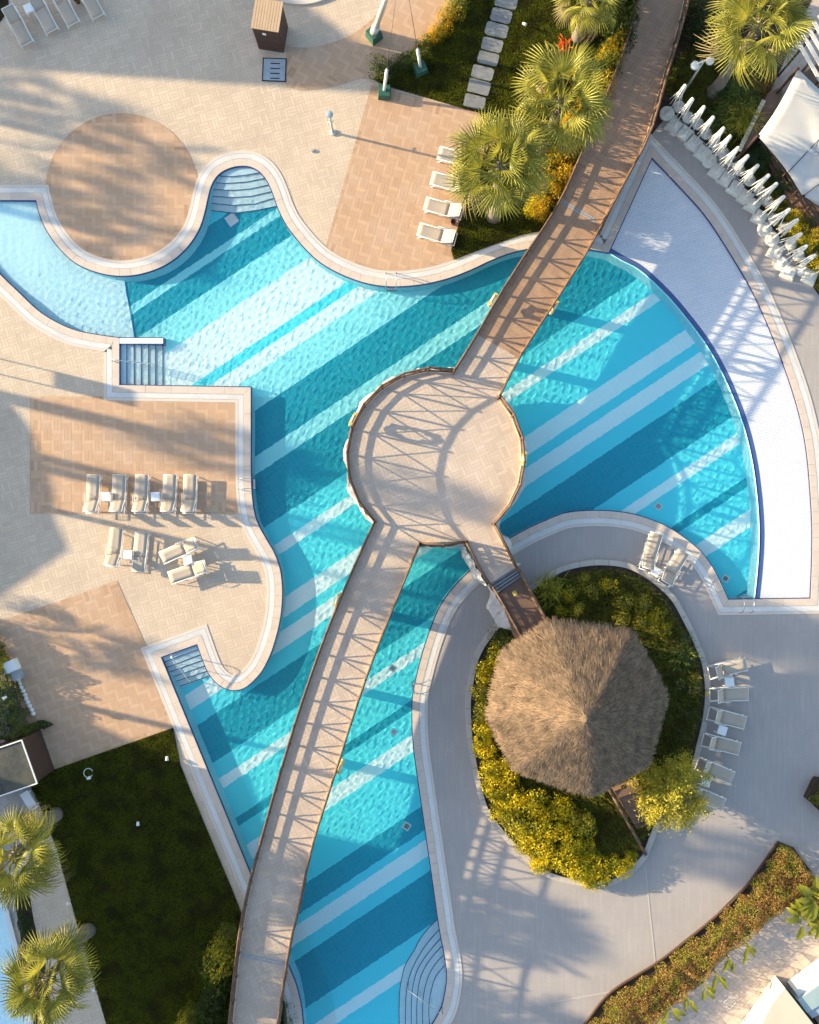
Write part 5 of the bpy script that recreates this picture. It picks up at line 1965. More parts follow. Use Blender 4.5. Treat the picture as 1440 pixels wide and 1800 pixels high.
# golden shrubs round the hut
gs = [(868, 1150, .55, .8), (851, 1180, .55, .8), (843, 1212, .5, .75), (846, 1244, .55, .7), (846, 1278, .55, .75), (852, 1312, .6, .75), (861, 1345, .65, .8), (873, 1378, .7, .8), (893, 1352, .6, .85), (900, 1400, .7, .85),
      (884, 1412, .65, .8), (905, 1438, .7, .8), (934, 1410, .7, .9), (931, 1455, .7, .8), (955, 1480, .7, .85), (965, 1440, .75, .95), (990, 1415, .7, .95), (985, 1500, .7, .8), (1013, 1525, .7, .8), (1000, 1465, .7, .9),
      (1022, 1440, .65, .95), (1052, 1530, .65, .75), (1083, 1520, .55, .65), (1105, 1505, .4, .5), (950, 1515, .5, .6), (921, 1482, .5, .65), (1035, 1545, .4, .6), (1030, 1490, .55, .7)]
for i, (x, y, r, h) in enumerate(gs):
    m_ = 'goldleaf' if i not in (2, 3, 11, 20) else 'treeleaf'
    l = 'dense golden shrub in the narrow strip left of the thatch' if y < 1350 else ('dense golden shrub at the lower rim of the hut bed' if y > 1476 else 'dense golden shrub in the wide bed just below the thatch')
    l += ', left half' if x < (930 if y < 1476 else 985) and y >= 1350 else (', right half' if y >= 1350 else (', upper end' if y < 1230 else ', lower end'))
    if m_ == 'treeleaf':
        l = l.replace('golden', 'olive green')
    shrub(x, y, r * 1.28, h * random.uniform(.95, 1.3), m_, l, l.replace('shrub', 'shrubs'), 'abcd'[i % 4], 'golden_shrub', .115, 1500, .10)
for i, (x, y, r, h) in enumerate(((880, 1122, .75, .95), (900, 1108, .65, .9), (868, 1145, .45, .7))):
    shrub(x, y, r, h, 'midleaf', 'mid green shrub tucked between the ramp and the thatch', 'green shrubs by the ramp', 'ab'[i % 2], 'garden_shrub', .10, 1000, .12)
es = [(1000, 1040, .5, .5), (1035, 1035, .55, .5), (1025, 1015, .4, .4), (1070, 1030, .5, .55), (1095, 1055, .6, .6), (1125, 1060, .55, .55), (1150, 1080, .5, .5), (1085, 1085, .5, .55), (1120, 1090, .5, .5), (1165, 1105, .4, .4), (1145, 1105, .4, .45), (1010, 1070, .45, .6), (985, 1075, .4, .55)]
for i, (x, y, r, h) in enumerate(es):
    shrub(x, y, r * 1.15, h * 1.5, 'treeleaf' if i % 3 else 'goldleaf', 'low yellow green shrub in the grassy top of the hut bed, ' + ('near the ramp' if x < 1060 else 'near the loungers'), 'low shrubs north of the hut', 'xyz'[i % 3], 'low_shrub', .10, 620, .16)
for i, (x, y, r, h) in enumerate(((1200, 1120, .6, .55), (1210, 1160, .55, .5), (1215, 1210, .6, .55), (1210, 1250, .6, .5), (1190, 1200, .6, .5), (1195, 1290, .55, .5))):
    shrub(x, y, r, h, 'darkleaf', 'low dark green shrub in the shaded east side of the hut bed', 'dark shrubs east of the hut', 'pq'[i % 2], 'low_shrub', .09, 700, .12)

# round olive yellow tree by the hut stairs
tr = empty('garden_tree', (*G(1165, 1372), .12), 0, 'round olive yellow small tree beside the hut stairs', 'tree')
tb = MB()
rg = random.Random(4)
tb.tube([(0, 0, 0), (.03, .02, .7), (0, .04, 1.3)], [.12, .09, .08], 8)
tb.build('trunk', M['bark'], tr, True)
lb = MB()
for i in range(34):
    a, e = rg.uniform(0, 6.28), rg.uniform(.25, 1.3)
    l = rg.uniform(1.0, 1.7)
    q = Vector((math.cos(a) * math.cos(e), math.sin(a) * math.cos(e), math.sin(e))) * l
    lb.tube([(0, 0, 1.1), Vector((0, 0, 1.25)) + q * .5, Vector((0, 0, 1.25)) + q], [.03, .016, .005], 5)
lb.build('limb', M['bark'], tr, True)
rgn = np.random.default_rng(21)
n_t = 17000
ck = 110
cd = rgn.normal(0, 1, (ck, 3))
cd[:, 2] = np.abs(cd[:, 2]) * .9 - .25
cd /= np.linalg.norm(cd, axis=1)[:, None]
cc_ = cd * rgn.uniform(.6, 1.8, ck)[:, None] + np.array([0, 0, 1.6])
kk = rgn.integers(0, ck, n_t)
c = cc_[kk] + rgn.normal(0, .19, (n_t, 3))
link('crown', np_mesh('crown', leaf_arrays(c, cd[kk], .115, .42, rgn, .9), quads(n_t)), tr, M['treeleaf'])

# shrubs along the left side of the upper bridge (taller than its deck)
bs_ = [(1092, 5, 1.1, 4.3, 'darkleaf'), (1085, 28, 1.1, 4.4, 'darkleaf'), (1076, 62, 1.1, 4.2, 'darkleaf'), (1074, 96, .95, 4.1, 'darkleaf'), (1052, 30, .9, 2.3, 'darkleaf'), (1063, 125, .8, 3.9, 'orangeleaf'), (1050, 152, .9, 3.7, 'midleaf'), (1040, 186, .9, 3.6, 'orangeleaf'), (1027, 215, .9, 3.4, 'orangeleaf'), (1016, 246, .9, 3.3, 'orangeleaf'),
       (1000, 235, .8, 2.4, 'orangeleaf'), (1000, 275, .9, 2.9, 'orangeleaf'), (985, 300, .9, 2.7, 'orangeleaf'), (964, 296, .8, 2.3, 'goldleaf'), (978, 330, .85, 2.7, 'orangeleaf'), (958, 335, .8, 2.3, 'orangeleaf'), (962, 358, .75, 2.4, 'orangeleaf'), (944, 350, .7, 2.0, 'goldleaf'), (948, 378, .6, 1.9, 'orangeleaf'), (930, 372, .5, 1.4, 'goldleaf'),
       (946, 312, .7, 1.9, 'midleaf'), (1030, 180, .8, 2.2, 'midleaf')]
for i, (x, y, r, h, m_) in enumerate(bs_):
    l = {'darkleaf': 'tall dark green shrub pressed against the upper left end of the footbridge', 'orangeleaf': 'orange tipped golden shrub along the left rail of the upper footbridge',
         'goldleaf': 'golden shrub on the lawn side of the row along the upper footbridge', 'midleaf': 'green shrub among the golden ones along the upper footbridge'}[m_]
    if m_ == 'orangeleaf':
        l += ', upper part' if y < 200 else (', middle part' if y < 285 else ', lower part')
    shrub(x, y, r, h * .93, m_, l, {'darkleaf': 'dark shrubs at the bridge top', 'orangeleaf': 'orange tipped shrubs along the bridge', 'goldleaf': 'lower golden shrubs near the bridge', 'midleaf': 'green shrubs near the bridge'}[m_], 'klmn'[i % 4], 'tall_shrub', .085, 1900)

# hedge row between the terrace and the top lawn
hr = [(668, 122, .85, .95, 'midleaf'), (690, 128, .6, .8, 'darkleaf'), (708, 118, .65, .8, 'darkleaf'), (727, 108, .65, .8, 'midleaf'), (742, 92, .6, .85, 'midleaf'), (752, 78, .55, .8, 'orangeleaf'), (765, 65, .6, .8, 'orangeleaf'), (775, 50, .65, .85, 'orangeleaf'), (787, 36, .65, .9, 'orangeleaf'), (797, 22, .65, .9, 'treeleaf'), (808, 8, .7, .9, 'midleaf'), (815, -8, .7, .9, 'darkleaf')]
for i, (x, y, r, h, m_) in enumerate(hr):
    if i == 0:
        l, g_ = 'round bushy green shrub behind the green anchor block', None
    else:
        l, g_ = {'midleaf': ('green shrub of the hedge row between terrace and top lawn', 'green hedge shrubs'), 'darkleaf': ('dark green shrub of the hedge row between terrace and top lawn', 'dark hedge shrubs'),
                 'orangeleaf': ('orange flecked shrub of the hedge row between terrace and top lawn', 'orange flecked hedge shrubs'), 'treeleaf': ('yellowish shrub of the hedge row near the top edge', None)}[m_]
    shrub(x, y, r, h, m_, l, g_, 'rst'[i % 3], 'hedge_shrub', .095, 1000)

# hedge strip along the south-east path
HS = [(1368, 1480), (1395, 1490), (1425, 1530), (1440, 1560), (1440, 1590), (1405, 1588), (1373, 1597), (1327, 1635), (1280, 1668), (1227, 1727), (1150, 1790), (1085, 1850), (1000, 1850), (1030, 1800), (1074, 1744), (1160, 1688), (1253, 1614), (1310, 1558)]
HS_A = [(1368, 1481), (1400, 1492), (1398, 1500), (1330, 1575), (1260, 1640), (1175, 1708), (1090, 1768), (1020, 1850), (985, 1850), (1030, 1800), (1074, 1744), (1160, 1688), (1253, 1614), (1310, 1558)]
structure(MB().sheet([G(*p) for p in HS], .05), 'planting_bed', M['soil'])
leafmass('clipped_hedge', HS, 30000, .55, .95, 'redleaf', .075, .05, 8, 'long reddish brown hedge strip curving along the pinkish tiled path', 'hedge', None, 1.5)
leafmass('border_plants', HS_A, 17000, .4, .85, 'limeleaf', .07, .05, 9, bump_=2.0, kind='stuff')
# low dark edging of the strip
eb = MB()
ed = smooth_loop([(1366, 1478), (1310, 1556), (1253, 1612), (1160, 1686), (1073, 1742), (1026, 1800), (990, 1850)], False, 12)
e1 = offset(ed, 2.2, False)
eb.prism([G(*p) for p in ed] + [G(*p) for p in e1[::-1]], 0, .14)
tag(eb.build('bed_edging', M['darkwood']), 'thin dark edging between the grey deck and the reddish hedge strip', 'edging')

def big_leaf_plant(px, py, n, L, W, label, seed, h=1.3, group='broad leaved plants along the hedge strip'):
    t = empty('broad_leaf_plant', (*G(px, py), .05), 0, label, 'plant', group)
    rg = random.Random(seed)
    for i in range(n):
        az = rg.uniform(0, 6.28) if n > 4 else R(-60 + rg.uniform(-55, 55)) - .3 * i
        lean_ = rg.uniform(.35, .95)
        hh = h * rg.uniform(.7, 1.1)
        b_ = MB()
        p1 = Vector((hh * .25 * lean_, 0, hh * .9))
        b_.tube([(0, 0, 0), p1 * .5 + Vector((0, 0, .1)), p1], [.025, .02, .014], 5)
        l, w = L * rg.uniform(.75, 1.15), W * rg.uniform(.8, 1.15)
        rows = []
        for q in range(7):
            s = q / 6
            hw = w * math.sin(math.pi * (.08 + .90 * s) ** .85) * .5
            x = p1.x + l * s * math.cos(.35 - 1.0 * s * lean_)
            z = p1.z + l * (.35 * s - .55 * s * s * lean_)
            for sd, dz in ((-1, .12 * hw), (0, 0), (1, .12 * hw)):
                rows.append((x, sd * hw + .02 * math.sin(q * 2.1 + i), z + dz * 1.3))
        b_.add(rows, [(q * 3 + s, (q + 1) * 3 + s, (q + 1) * 3 + s + 1, q * 3 + s + 1) for q in range(6) for s in range(2)])
        o = b_.build('leaf', M['bananaleaf'], t)
        o.rotation_euler = (0, 0, az)
big_leaf_plant(1413, 1560, 26, .9, .34, 'large broad leaved plant with glossy yellow green leaves at the right edge', 3, 1.5)
big_leaf_plant(1396, 1600, 16, .8, .30, 'broad leaved plant leaning over the tiled path near the right edge', 4, 1.2)
big_leaf_plant(1428, 1600, 14, .8, .28, 'broad leaved plant at the right edge just below the largest one', 5, 1.2)
for i, (x, y, w) in enumerate(((1302, 1646, 'nearest the largest plant'), (1271, 1668, 'second along the hedge'), (1250, 1697, 'third along the hedge'), (1228, 1716, 'fourth along the hedge'), (1197, 1733, 'fifth along the hedge'), (1168, 1752, 'sixth along the hedge'), (1148, 1772, 'nearest the bottom edge'))):
    big_leaf_plant(x, y, 3, .72, .22, 'small broad leaved plant at the path side of the hedge, ' + w, 30 + i, 1.05)

# left edge hedge on the brown quadrilateral, its white stones
HL = [(-60, 1080), (0, 1102), (14, 1135), (22, 1160), (36, 1200), (52, 1240), (64, 1262), (78, 1274), (68, 1292), (20, 1302), (-10, 1290), (-60, 1150)]
leafmass('mixed_hedge', HL, 16000, .6, 1.15, 'midleaf', .085, .0, 14, 'leafy green hedge at the left edge with white stones along its foot', 'hedge', None, 1.8)
leafmass('creeper', [(0, 1130), (18, 1152), (24, 1180), (12, 1192), (0, 1190), (-30, 1160)], 2600, .8, 1.25, 'goldleaf', .09, .0, 15, 'golden patch of leaves in the hedge at the left edge', 'shrub')
leafmass('creeper', [(60, 1262), (90, 1268), (96, 1273), (80, 1280), (50, 1290), (36, 1284)], 1600, .25, .8, 'darkleaf', .08, .0, 16, 'dark trailing branches spilling from the hedge over the paving', 'creeper')
wt = at_root('border_stones', (*G(44, 1215), 0), 'row of rough white stones along the foot of the left hedge', 'stones')
for i in range(11):
    x, y = 30 + i * 2.9 + random.uniform(-.8, .8), 1188 + i * 6.6
    b_ = MB().lathe((*G(x, y), 0), [(.10, 0), (.13, .07), (.10, .15), (.03, .19)], 7)
    under(wt, b_.build('stone', M['whitewall']))
ac = empty('outdoor_unit', (*G(23, 1170), 0), R(-66), 'white outdoor unit with a slatted front beside the left hedge', 'outdoor unit')
MB().box((0, .05, .3), (.55, .60, .6)).build('casing', M['whiteplastic'], ac)
MB().box((0, .05, .612), (.48, .52, .02)).build('lid', M['white'], ac)
for k in range(6):
    MB().box((.32 + k * .075, .08, .42), (.04, .48, .025)).build('slat', M['rust'], ac)
MB().box((.51, .08, .2), (.46, .5, .4)).build('lower_box', M['metalgrey'], ac)

# shrubs beside the lower end of the bridge
for i, (x, y, r, h, m_) in enumerate(((412, 1622, .6, 1.9, 'midleaf'), (402, 1645, .75, 2.6, 'treeleaf'), (398, 1670, .8, 2.8, 'treeleaf'), (382, 1672, .7, 2.3, 'midleaf'), (395, 1700, .8, 2.5, 'midleaf'), (388, 1725, .9, 2.2, 'darkleaf'), (376, 1745, .9, 2.1, 'darkleaf'), (358, 1762, .8, 2.2, 'midleaf'), (390, 1770, .9, 2.2, 'darkleaf'), (336, 1782, .75, 2.5, 'treeleaf'), (360, 1795, .9, 2.5, 'midleaf'), (392, 1805, .9, 2.2, 'darkleaf'), (322, 1805, .7, 2.3, 'treeleaf'))):
    l = {'darkleaf': 'dark shrub crowded against the left side of the lower footbridge', 'midleaf': 'mid green shrub beside the lower left end of the footbridge', 'treeleaf': 'yellow green shrub on the dark lawn near the lower footbridge'}[m_]
    shrub(x, y, r, h, m_, l, {'darkleaf': 'dark shrubs by the lower bridge', 'midleaf': 'green shrubs by the lower bridge', 'treeleaf': 'yellow green shrubs by the lower bridge'}[m_], 'uvw'[i % 3], 'garden_shrub', .09, 1000)
for i, (x, y) in enumerate(((505, 1765), (512, 1790))):
    shrub(x, y, .45, .5, 'darkleaf', 'small dark shrub in the gap between lower footbridge and pool edge', 'small shrubs in the bridge gap', 'v', 'low_shrub', .09, 500)
# shrubs at the top right of the bridge and in the dark bed
for i, (x, y, r, h, m_) in enumerate(((1215, 20, .9, 1.5, 'darkleaf'), (1232, 45, .9, 1.4, 'darkleaf'), (1212, 60, .8, 1.3, 'darkleaf'), (1205, -5, .9, 1.6, 'midleaf'), (1225, 80, .6, .9, 'darkleaf'), (1330, 155, .8, .9, 'redleaf'), (1345, 140, .6, .8, 'redleaf'))):
    l = 'dark bluish green shrub right of the upper bridge end' if m_ == 'darkleaf' else ('green shrub at the top edge right of the bridge' if m_ == 'midleaf' else 'dry reddish shrub under the big palm by the canopy')
    shrub(x, y, r, h, m_, l, {'darkleaf': 'dark shrubs right of the bridge', 'midleaf': None, 'redleaf': 'dry reddish shrubs'}[m_], 'uvw'[i % 3], 'garden_shrub', .09, 1000)
cover('ground_cover', [(1165, 150), (1200, 90), (1270, 60), (1345, 165), (1300, 265), (1280, 275), (1190, 185)], 16000, .08, .25, 'cover', .01)
cover('ground_cover', [(1300, 300), (1345, 290), (1420, 420), (1440, 430), (1440, 515), (1400, 460)], 10000, .1, .3, 'cover', .01)
ys_ = [(1392, 384, .55, .7), (1403, 405, .6, .75), (1418, 398, .6, .75), (1428, 420, .65, .8), (1412, 428, .5, .7), (1440, 440, .6, .7), (1436, 470, .55, .7)]
for i, (x, y, r, h) in enumerate(ys_):
    shrub(x, y, r, h, 'goldleaf' if i % 3 != 2 else 'midleaf', 'yellow green shrub behind the lower end of the parasol line', 'shrubs behind the parasols', 'abcd'[i % 4], 'garden_shrub', .10, 900)

# ------------------------------------------------------------------ lamp post and canopy corner
lp = empty('lamp_post', (*G(1203, 160), 0), 0, 'white lamp post with two round heads in the dark bed', 'lamp post')
MB().tube([(0, 0, 0), (0, 0, 3.0)], [.06, .045], 10).build('post', M['postgrey'], lp, True)
MB().tube([(-.32, -.10, 2.98), (0, 0, 3.06), (.30, .10, 2.98)], .035, 7).build('arm', M['white'], lp, True)
for s in (-1, 1):
    MB().lathe((s * .34, s * .11, 2.80), [(.06, .0), (.20, .02), (.19, .12), (.06, .17)], 16).build('lamp_head', M['lamp'], lp, True)

ZC = 3.3
CAN_PX = [(1403, 121), (1560, 262), (1500, 390), (1412, 345), (1332, 239)]
can = [P(*p, ZC) for p in CAN_PX]
cr = at_root('shade_canopy', (*P2(1440, 250, 0), 0), 'large white canvas canopy stretched at the right edge above the parasols', 'canopy')
top = MB()
cxy = (sum(p.x for p in can) / 5, sum(p.y for p in can) / 5)
n_c = 12
V, F = [], []
rings_ = 6
per = []
for i in range(5):
    a, c = can[i], can[(i + 1) % 5]
    for t in range(n_c):
        p = a.lerp(c, t / n_c)
        sc = math.sin(math.pi * t / n_c)
        v = Vector((cxy[0] - p.x, cxy[1] - p.y, 0)).normalized() * .10 * sc
        per.append((p.x + v.x, p.y + v.y, ZC - .0))
m_ = len(per)
for r in range(rings_ + 1):
    t = r / rings_
    for p in per:
        V.append((p[0] + (cxy[0] - p[0]) * t, p[1] + (cxy[1] - p[1]) * t, ZC + .10 * math.sin(t * 1.57) + .03 * math.sin(p[0] * 2 + t * 3)))
for r in range(rings_):
    F += [(r * m_ + i, r * m_ + (i + 1) % m_, (r + 1) * m_ + (i + 1) % m_, (r + 1) * m_ + i) for i in range(m_)]
o = link('canvas', np_mesh('canvas', V, F, True), None, M['canvas'])
o.modifiers.new('thick', 'SOLIDIFY').thickness = .02
under(cr, o)
for a, c in (((1440, 245), (1385, 303)), ((1460, 308), (1412, 345)), ((1500, 182), (1440, 245))):
    p0, p1 = P(*a, ZC + .14), P(*c, ZC + .05)
    under(cr, MB().tube([p0, p1], .016, 5).build('seam_cord', M['black']))
for p in can:
    under(cr, MB().tube([(p.x, p.y, 0), (p.x, p.y, ZC + .05)], .07, 8).build('post', M['darkwood']))
# loose white flap at the lower corner
fl = [P(1410, 343, 3.0), P(1440, 352, 3.0), P(1480, 366, 3.0), P(1480, 374, 2.9), P(1440, 362, 2.9)]
b_ = MB()
b_.add([tuple(v) for v in fl], [(0, 1, 2, 3, 4)])
o = b_.build('flap', M['canvas'])
o.modifiers.new('thick', 'SOLIDIFY').thickness = .02
under(cr, o)
# brown timber terrace and fences under the canopy
pav = at_root('timber_terrace', (*P2(1400, 300, 0), 0), 'brown timber terrace with low fences under the white canopy', 'terrace')
pav_pg = [(1335, 262), (1410, 130), (1470, 90), (1640, 240), (1560, 480), (1430, 420)]
pg = [P2(*p, .35) for p in pav_pg]
under(pav, MB().prism(pg, 0.0, .33).build('floor', M['darkwood']))
def boards(root, px, z, w, gap, ang_, mat, name):
    loc_pg = [P2(*p, z) for p in px]
    a = R(ang_)
    ca, sa = math.cos(a), math.sin(a)
    lp_ = [(x * ca + y * sa, -x * sa + y * ca) for x, y in loc_pg]
    if area(lp_) < 0:
        lp_ = lp_[::-1]
    y0, y1 = min(p[1] for p in lp_), max(p[1] for p in lp_)
    x0, x1 = min(p[0] for p in lp_), max(p[0] for p in lp_)
    k = 0
    y = y0
    while y < y1:
        q = clip_rect(lp_, [(x0 - 1, y), (x1 + 1, y), (x1 + 1, y + w - gap), (x0 - 1, y + w - gap)])
        if len(q) > 2 and abs(area(q)) > .01:
            under(root, MB().prism([(u_ * ca - v_ * sa, u_ * sa + v_ * ca) for u_, v_ in q], z - .025, z).build(name, M[mat]))
        y += w
boards(pav, pav_pg, .36, .16, .012, 32, 'brownwood', 'plank')
def fence(root, a, c, z0, z1, mat):
    p0, p1 = Vector((*G(*a), 0)), Vector((*G(*c), 0))
    L = (p1 - p0).length
    t = (p1 - p0).normalized()
    an = math.atan2(t.y, t.x)
    for z in (z0 + .15, (z0 + z1) / 2, z1 - .05):
        m = (p0 + p1) / 2
        under(root, MB().box((m.x, m.y, z), (L, .05, .11), an).build('fence_rail', M[mat]))
    k = max(2, int(L / .9))
    for i in range(k + 1):
        p = p0.lerp(p1, i / k)
        under(root, MB().box((p.x, p.y, (z0 + z1) / 2), (.09, .09, z1 - z0), an).build('fence_post', M[mat]))
fence(pav, (1330, 256), (1428, 405), .3, 1.35, 'rail')
fence(pav, (1330, 256), (1402, 134), .3, 1.35, 'rail')
fence(pav, (1428, 405), (1500, 440), .3, 1.35, 'rail')
# low sloping wall with a pale cap
lw = at_root('low_wall', (*G(1318, 225), 0), 'brown low wall with a pale ridged cap beside the canopy', 'wall')
under(lw, MB().prism([G(*p) for p in [(1340, 176), (1362, 166), (1364, 180), (1332, 236), (1302, 270), (1296, 264)]], 0, .85).build('body', M['brownwood']))
q0, q1 = Vector((1340, 174)), Vector((1296, 264))
for i in range(16):
    a, c = q0.lerp(q1, i / 16), q0.lerp(q1, (i + .9) / 16)
    n_v = Vector((6.5, 3.2))
    under(lw, MB().prism([P2(p.x, p.y, .9) for p in (a, c, c + n_v, a + n_v)], .852, .91).build('cap_tile', M['cream']))
# slatted roof in the corner
sr = at_root('slatted_pergola', (*P2(1450, 100, 0), 0), 'pergola roof of pale slats in the top right corner', 'pergola')
for i in range(9):
    a0, a1 = (1402 + i * 9.5, 72 - i * 11.5), (1446 + i * 9.5, 148 - i * 11.5)
    p0, p1 = P(*a0, 2.9), P(*a1, 2.9)
    m = (p0 + p1) / 2
    under(sr, MB().box((m.x, m.y, 2.9), ((p1 - p0).length, .17, .05), math.atan2(p1.y - p0.y, p1.x - p0.x)).build('slat', M['rust']))
for a0, a1 in (((1410, 84), (1500, -26)), ((1440, 142), (1530, 32))):
    p0, p1 = P(*a0, 2.78), P(*a1, 2.78)
    under(sr, MB().tube([p0, p1], .07, 6).build('beam', M['darkwood']))
    for p in (p0, p1):
        under(sr, MB().tube([(p.x, p.y, 0), p], .06, 6).build('post', M['darkwood']))

# planter at the right edge
pn = at_root('stone_planter', (*G(1440, 1400), 0), 'dark stone planter with a low plant at the right edge', 'planter')
under(pn, MB().prism([G(*p) for p in [(1412, 1400), (1424, 1374), (1430, 1364), (1470, 1372), (1475, 1430), (1440, 1425), (1424, 1410)]], 0, .42).build('box', M['soil']))
leafmass('potted_plant', [(1414, 1400), (1426, 1374), (1470, 1374), (1472, 1436), (1440, 1428), (1425, 1412)], 2200, .2, .5, 'cover', .08, .4, 17, 'dark leafy plant spilling from the stone planter at the right edge', 'plant')
leafmass('potted_plant', [(1428, 1408), (1470, 1412), (1475, 1444), (1440, 1430)], 600, .2, .4, 'treeleaf', .08, .3, 18, 'yellow green trailing plant at the lower side of the stone planter', 'plant')
bl = empty('bollard_light', (*G(1436, 1377), .42), 0, 'small white globe light in the stone planter', 'garden light')
MB().lathe((0, 0, 0), [(.03, 0), (.03, .12), (.07, .15), (.085, .22), (.06, .28), (.01, .30)], 12).build('globe', M['lamp'], bl, True)

# ------------------------------------------------------------------ south-west corner: box with dark roof, shelf, second pool
hb = at_root('flat_roof_hut', (*G(40, 1330), 0), 'small dark hut with a flat grey felt roof and white edge at the left', 'hut')
zr = 2.35
RF = [(-46, 1330), (54, 1296), (84, 1376), (20, 1399), (-18, 1414)]
rf = [P2(*p, zr) for p in [(-46, 1330), (54, 1296), (84, 1376), (-16, 1412)]]
base_ = [G(*p) for p in [(-40, 1320), (72, 1282), (97, 1352), (-15, 1390)]]
core = MB().prism(base_, .04, zr - .12)
under(hb, core.build('wall', M['darkwood']))
rfc = (sum(p[0] for p in base_) / 4, sum(p[1] for p in base_) / 4)
ex = [(rfc[0] + (p[0] - rfc[0]) * 1.03, rfc[1] + (p[1] - rfc[1]) * 1.03) for p in base_]
under(hb, MB().prism(ex, zr - .12, zr).build('roof', M['darkroof']))
for i in range(4):
    a, c = Vector((*ex[i], zr + .02)), Vector((*ex[(i + 1) % 4], zr + .02))
    m = (a + c) / 2
    under(hb, MB().box((m.x, m.y, zr + .015), ((c - a).length + (.04 if i % 2 else -.05), .05, .07), math.atan2(c.y - a.y, c.x - a.x)).build('roof_edge', M['white']))
m0 = (Vector(ex[0]) + Vector(ex[1])) / 2
m1 = (Vector(ex[2]) + Vector(ex[3])) / 2
mm = (m0 + m1) / 2
under(hb, MB().box((mm.x, mm.y, zr + .012), ((m1 - m0).length - .1, .03, .02), math.atan2(m1.y - m0.y, m1.x - m0.x)).build('roof_seam', M['brownwood']))
bn = empty('white_bench', (*G(57, 1403), .0), R(-58), 'small white bench block at the corner of the dark lawn', 'bench')
MB().box((0, 0, .40), (.95, .42, .10)).build('seat', M['whiteplastic'], bn)
for s in (-1, 1):
    MB().box((s * .36, 0, .175), (.10, .36, .35)).build('leg', M['whiteplastic'], bn)
# second pool at the left edge
P2O = [(-200, 1490), (-30, 1500), (8, 1600), (24, 1660), (36, 1720), (60, 1860), (-200, 1860)]
structure(MB().sheet([G(*p) for p in P2O], .012), 'second_pool', M['beach'])
cop2 = [(-30, 1500), (8, 1600), (24, 1660), (36, 1720), (60, 1860)]
c2a, c2b = offset(cop2, 0, False), offset(cop2, -8 if offset(cop2, 8, False)[1][0] < cop2[1][0] else 8, False)
structure(MB().prism([G(*p) for p in c2a] + [G(*p) for p in c2b[::-1]], 0, .10), 'second_pool_coping', M['grate'])
leafmass('border_hedge', [(28, 1575), (48, 1572), (58, 1630), (72, 1690), (60, 1700), (44, 1690), (34, 1640)], 3600, .2, .5, 'darkleaf', .075, .0, 19, 'narrow dark planted strip between second pool and grey path', 'hedge')
structure(MB().sheet([G(*p) for p in [(22, 1540), (50, 1560), (60, 1620), (78, 1690), (92, 1800), (60, 1800), (38, 1660)]], .006), 'planting_bed', M['soil'])
structure(MB().sheet([G(*p) for p in [(-100, -100), (8, -100), (16, 10), (14, 20), (0, 40), (-100, 60)]], .018), 'lawn', M['turf'])

# ------------------------------------------------------------------ south-east building: cream slab, glass skylights, white parapet
bd = at_root('low_building', (*G(1400, 1790), 0), 'low cream building with glass skylights and white parapet in the bottom right corner', 'building')
zt = 1.25
def slab(px, z0, z1, mat, name):
    under(bd, MB().prism([P2(*p, z1) for p in px], z0, z1).build(name, M[mat]))
slab([(1380, 1737), (1392, 1752), (1475, 1858), (1320, 1870), (1332, 1815), (1356, 1768)], .02, zt, 'cream', 'roof_slab')
slab([(1397, 1742), (1520, 1652), (1538, 1676), (1413, 1766)], .02, .95, 'whitewall', 'parapet')
slab([(1347, 1772), (1366, 1798), (1330, 1836), (1290, 1850)], .02, .95, 'whitewall', 'parapet')
slab([(1401, 1757), (1520, 1672), (1560, 1730), (1428, 1790)], .02, 1.05, 'metalgrey', 'skylight_base')
slab([(1402.5, 1758), (1519, 1675), (1540, 1706), (1419, 1781)], 1.055, 1.10, 'glass', 'skylight')
slab([(1357, 1787), (1376, 1812), (1350, 1845), (1318, 1840)], .02, 1.02, 'glass', 'skylight')
slab([(1430, 1786), (1560, 1722), (1600, 1800), (1475, 1858)], .02, 1.0, 'brownwood', 'roof_deck')
fw = at_root('path_frame', (*G(1281, 1760), 0), 'thin pale square manhole frame on the pinkish tiled path', 'manhole')
for i, (a, c) in enumerate((((1272, 1763), (1283, 1752)), ((1283, 1752), (1294, 1762)), ((1294, 1762), (1283, 1774)), ((1283, 1774), (1272, 1763)))):
    p0, p1 = Vector((*G(*a), 0)), Vector((*G(*c), 0))
    m = (p0 + p1) / 2
    under(fw, MB().box((m.x, m.y, .002 + .0), ((p1 - p0).length - .03, .03, .012), math.atan2(p1.y - p0.y, p1.x - p0.x)).build('frame_bar', M['grate']))
dk = empty('cover_plate', (*G(1384, 1645), .0), 0, 'small round bluish cover set in the pinkish path', 'cover plate')
MB().lathe((0, 0, 0), [(.11, 0), (.11, .012), (.03, .02)], 16).build('plate', M['metalgrey'], dk)

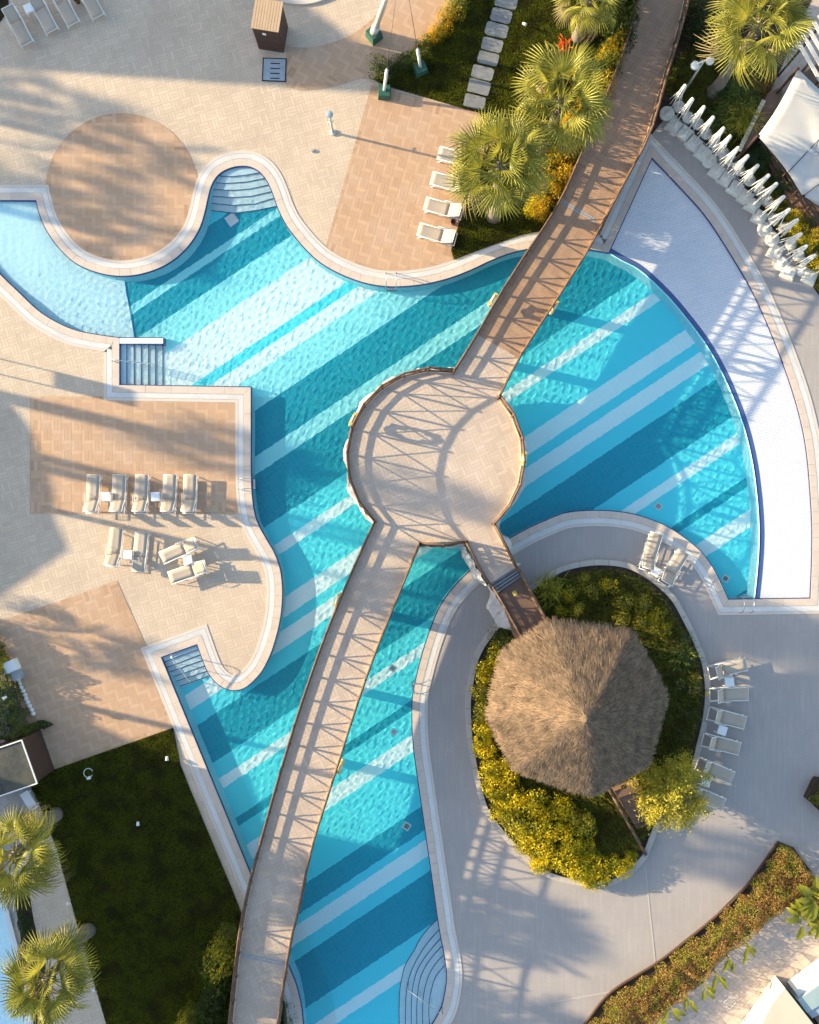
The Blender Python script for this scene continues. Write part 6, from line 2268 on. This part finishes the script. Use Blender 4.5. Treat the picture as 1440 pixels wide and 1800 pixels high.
# ------------------------------------------------------------------ the neighbourhood west of the frame and one added block, whose shade falls across the picture
def shift(px, h):
    return [(x - 144.4 * .972 * h, y - 144.4 * .233 * h) for x, y in px]
def block(name, shadow_px, h, label, z_roof=None):
    pg = [G(*p) for p in shift(shadow_px, h)]
    t = at_root(name, (*pg[0], 0), label, 'building')
    under(t, MB().prism(pg, 0, h - .25).build('wall', M['whitewall']))
    under(t, MB().prism(pg, h - .25, h).build('roof', M['houseroof']))
    return t
block('hotel_wing', [(760, 171), (358, -126), (-136, -126), (-140, 111)], 9.0, 'white hotel wing with flat roof beyond the top left of the terrace')
block('club_house', [(57, 755), (98, 865), (98, 912), (123, 967), (-10, 1057), (-298, 1168), (-298, 568), (2, 688)], 5.0, 'white club house with a flat roof beyond the left edge')
block('shade_block', [(50, 1222), (225, 1298), (322, 1342), (348, 1415), (420, 1446), (560, 1482), (690, 1500), (735, 1560), (715, 1800), (715, 2040), (-96, 2040), (-96, 1222)], 10.0, 'unseen white block added beyond the lower left edge, stepped to cast shade')  # added unseen block, outline stepped to shade the low lawn, bridge and pool
sgn = at_root('sign_board', (*G(-262, 580), 0), 'flat board on two slim posts beyond the left edge', 'sign')
for y in (568, 595):
    x_, y_ = G(-262, y)
    under(sgn, MB().tube([(x_, y_, 0), (x_, y_, 3.55)], .035, 6).build('post', M['postgrey']))
x_, y_ = G(-262, 581.5)
under(sgn, MB().box((x_ + .06, y_, 3.05), (.05, .78, 1.04)).build('board', M['whitewall']))
def far_palm(sx, sy, h, label, seed, rad=.95, pet=1.0, nf=24, tr_=.19):
    (x, y), = shift([(sx, sy)], h)
    palm((x, y), (x, y), h, label, nf, rad, pet, seed, 'tall palms beyond the left edge', tr_, 3, (random.Random(seed).uniform(-.3, .3), .2, h))
for args in ((85, 190, 8.3, 41, .8, .8, 15), (215, 272, 8.0, 42, .8, .85, 15), (150, 352, 8.2, 43, .8, .8, 14), (235, 428, 8.0, 44, .75, .7, 12), (20, 330, 8.6, 49, .7, .7, 11)):
    far_palm(*args[:3], 'tall fan palm beyond the left edge', *args[3:])
far_palm(415, 800, 9.0, 'tall fan palm beyond the left edge', 45, .75, .7, 18, .30)
far_palm(70, 1130, 3.6, 'tall fan palm beyond the left edge', 46, .95, 1.1, 16)
far_palm(922, 1098, 9.0, 'tall fan palm beyond the left edge', 47, .85, .8, 30, .12)
far_palm(1260, 1512, 12.0, 'tall fan palm beyond the left edge', 53, .85, .8, 24, .13)
far_palm(1000, 940, 15.0, 'tall fan palm beyond the left edge', 48, .7, .6, 15)
far_palm(1365, 1118, 16.0, 'tall fan palm beyond the left edge', 50, .8, .7, 26)
far_palm(1430, 1150, 16.5, 'tall fan palm beyond the left edge', 51, .8, .7, 26)
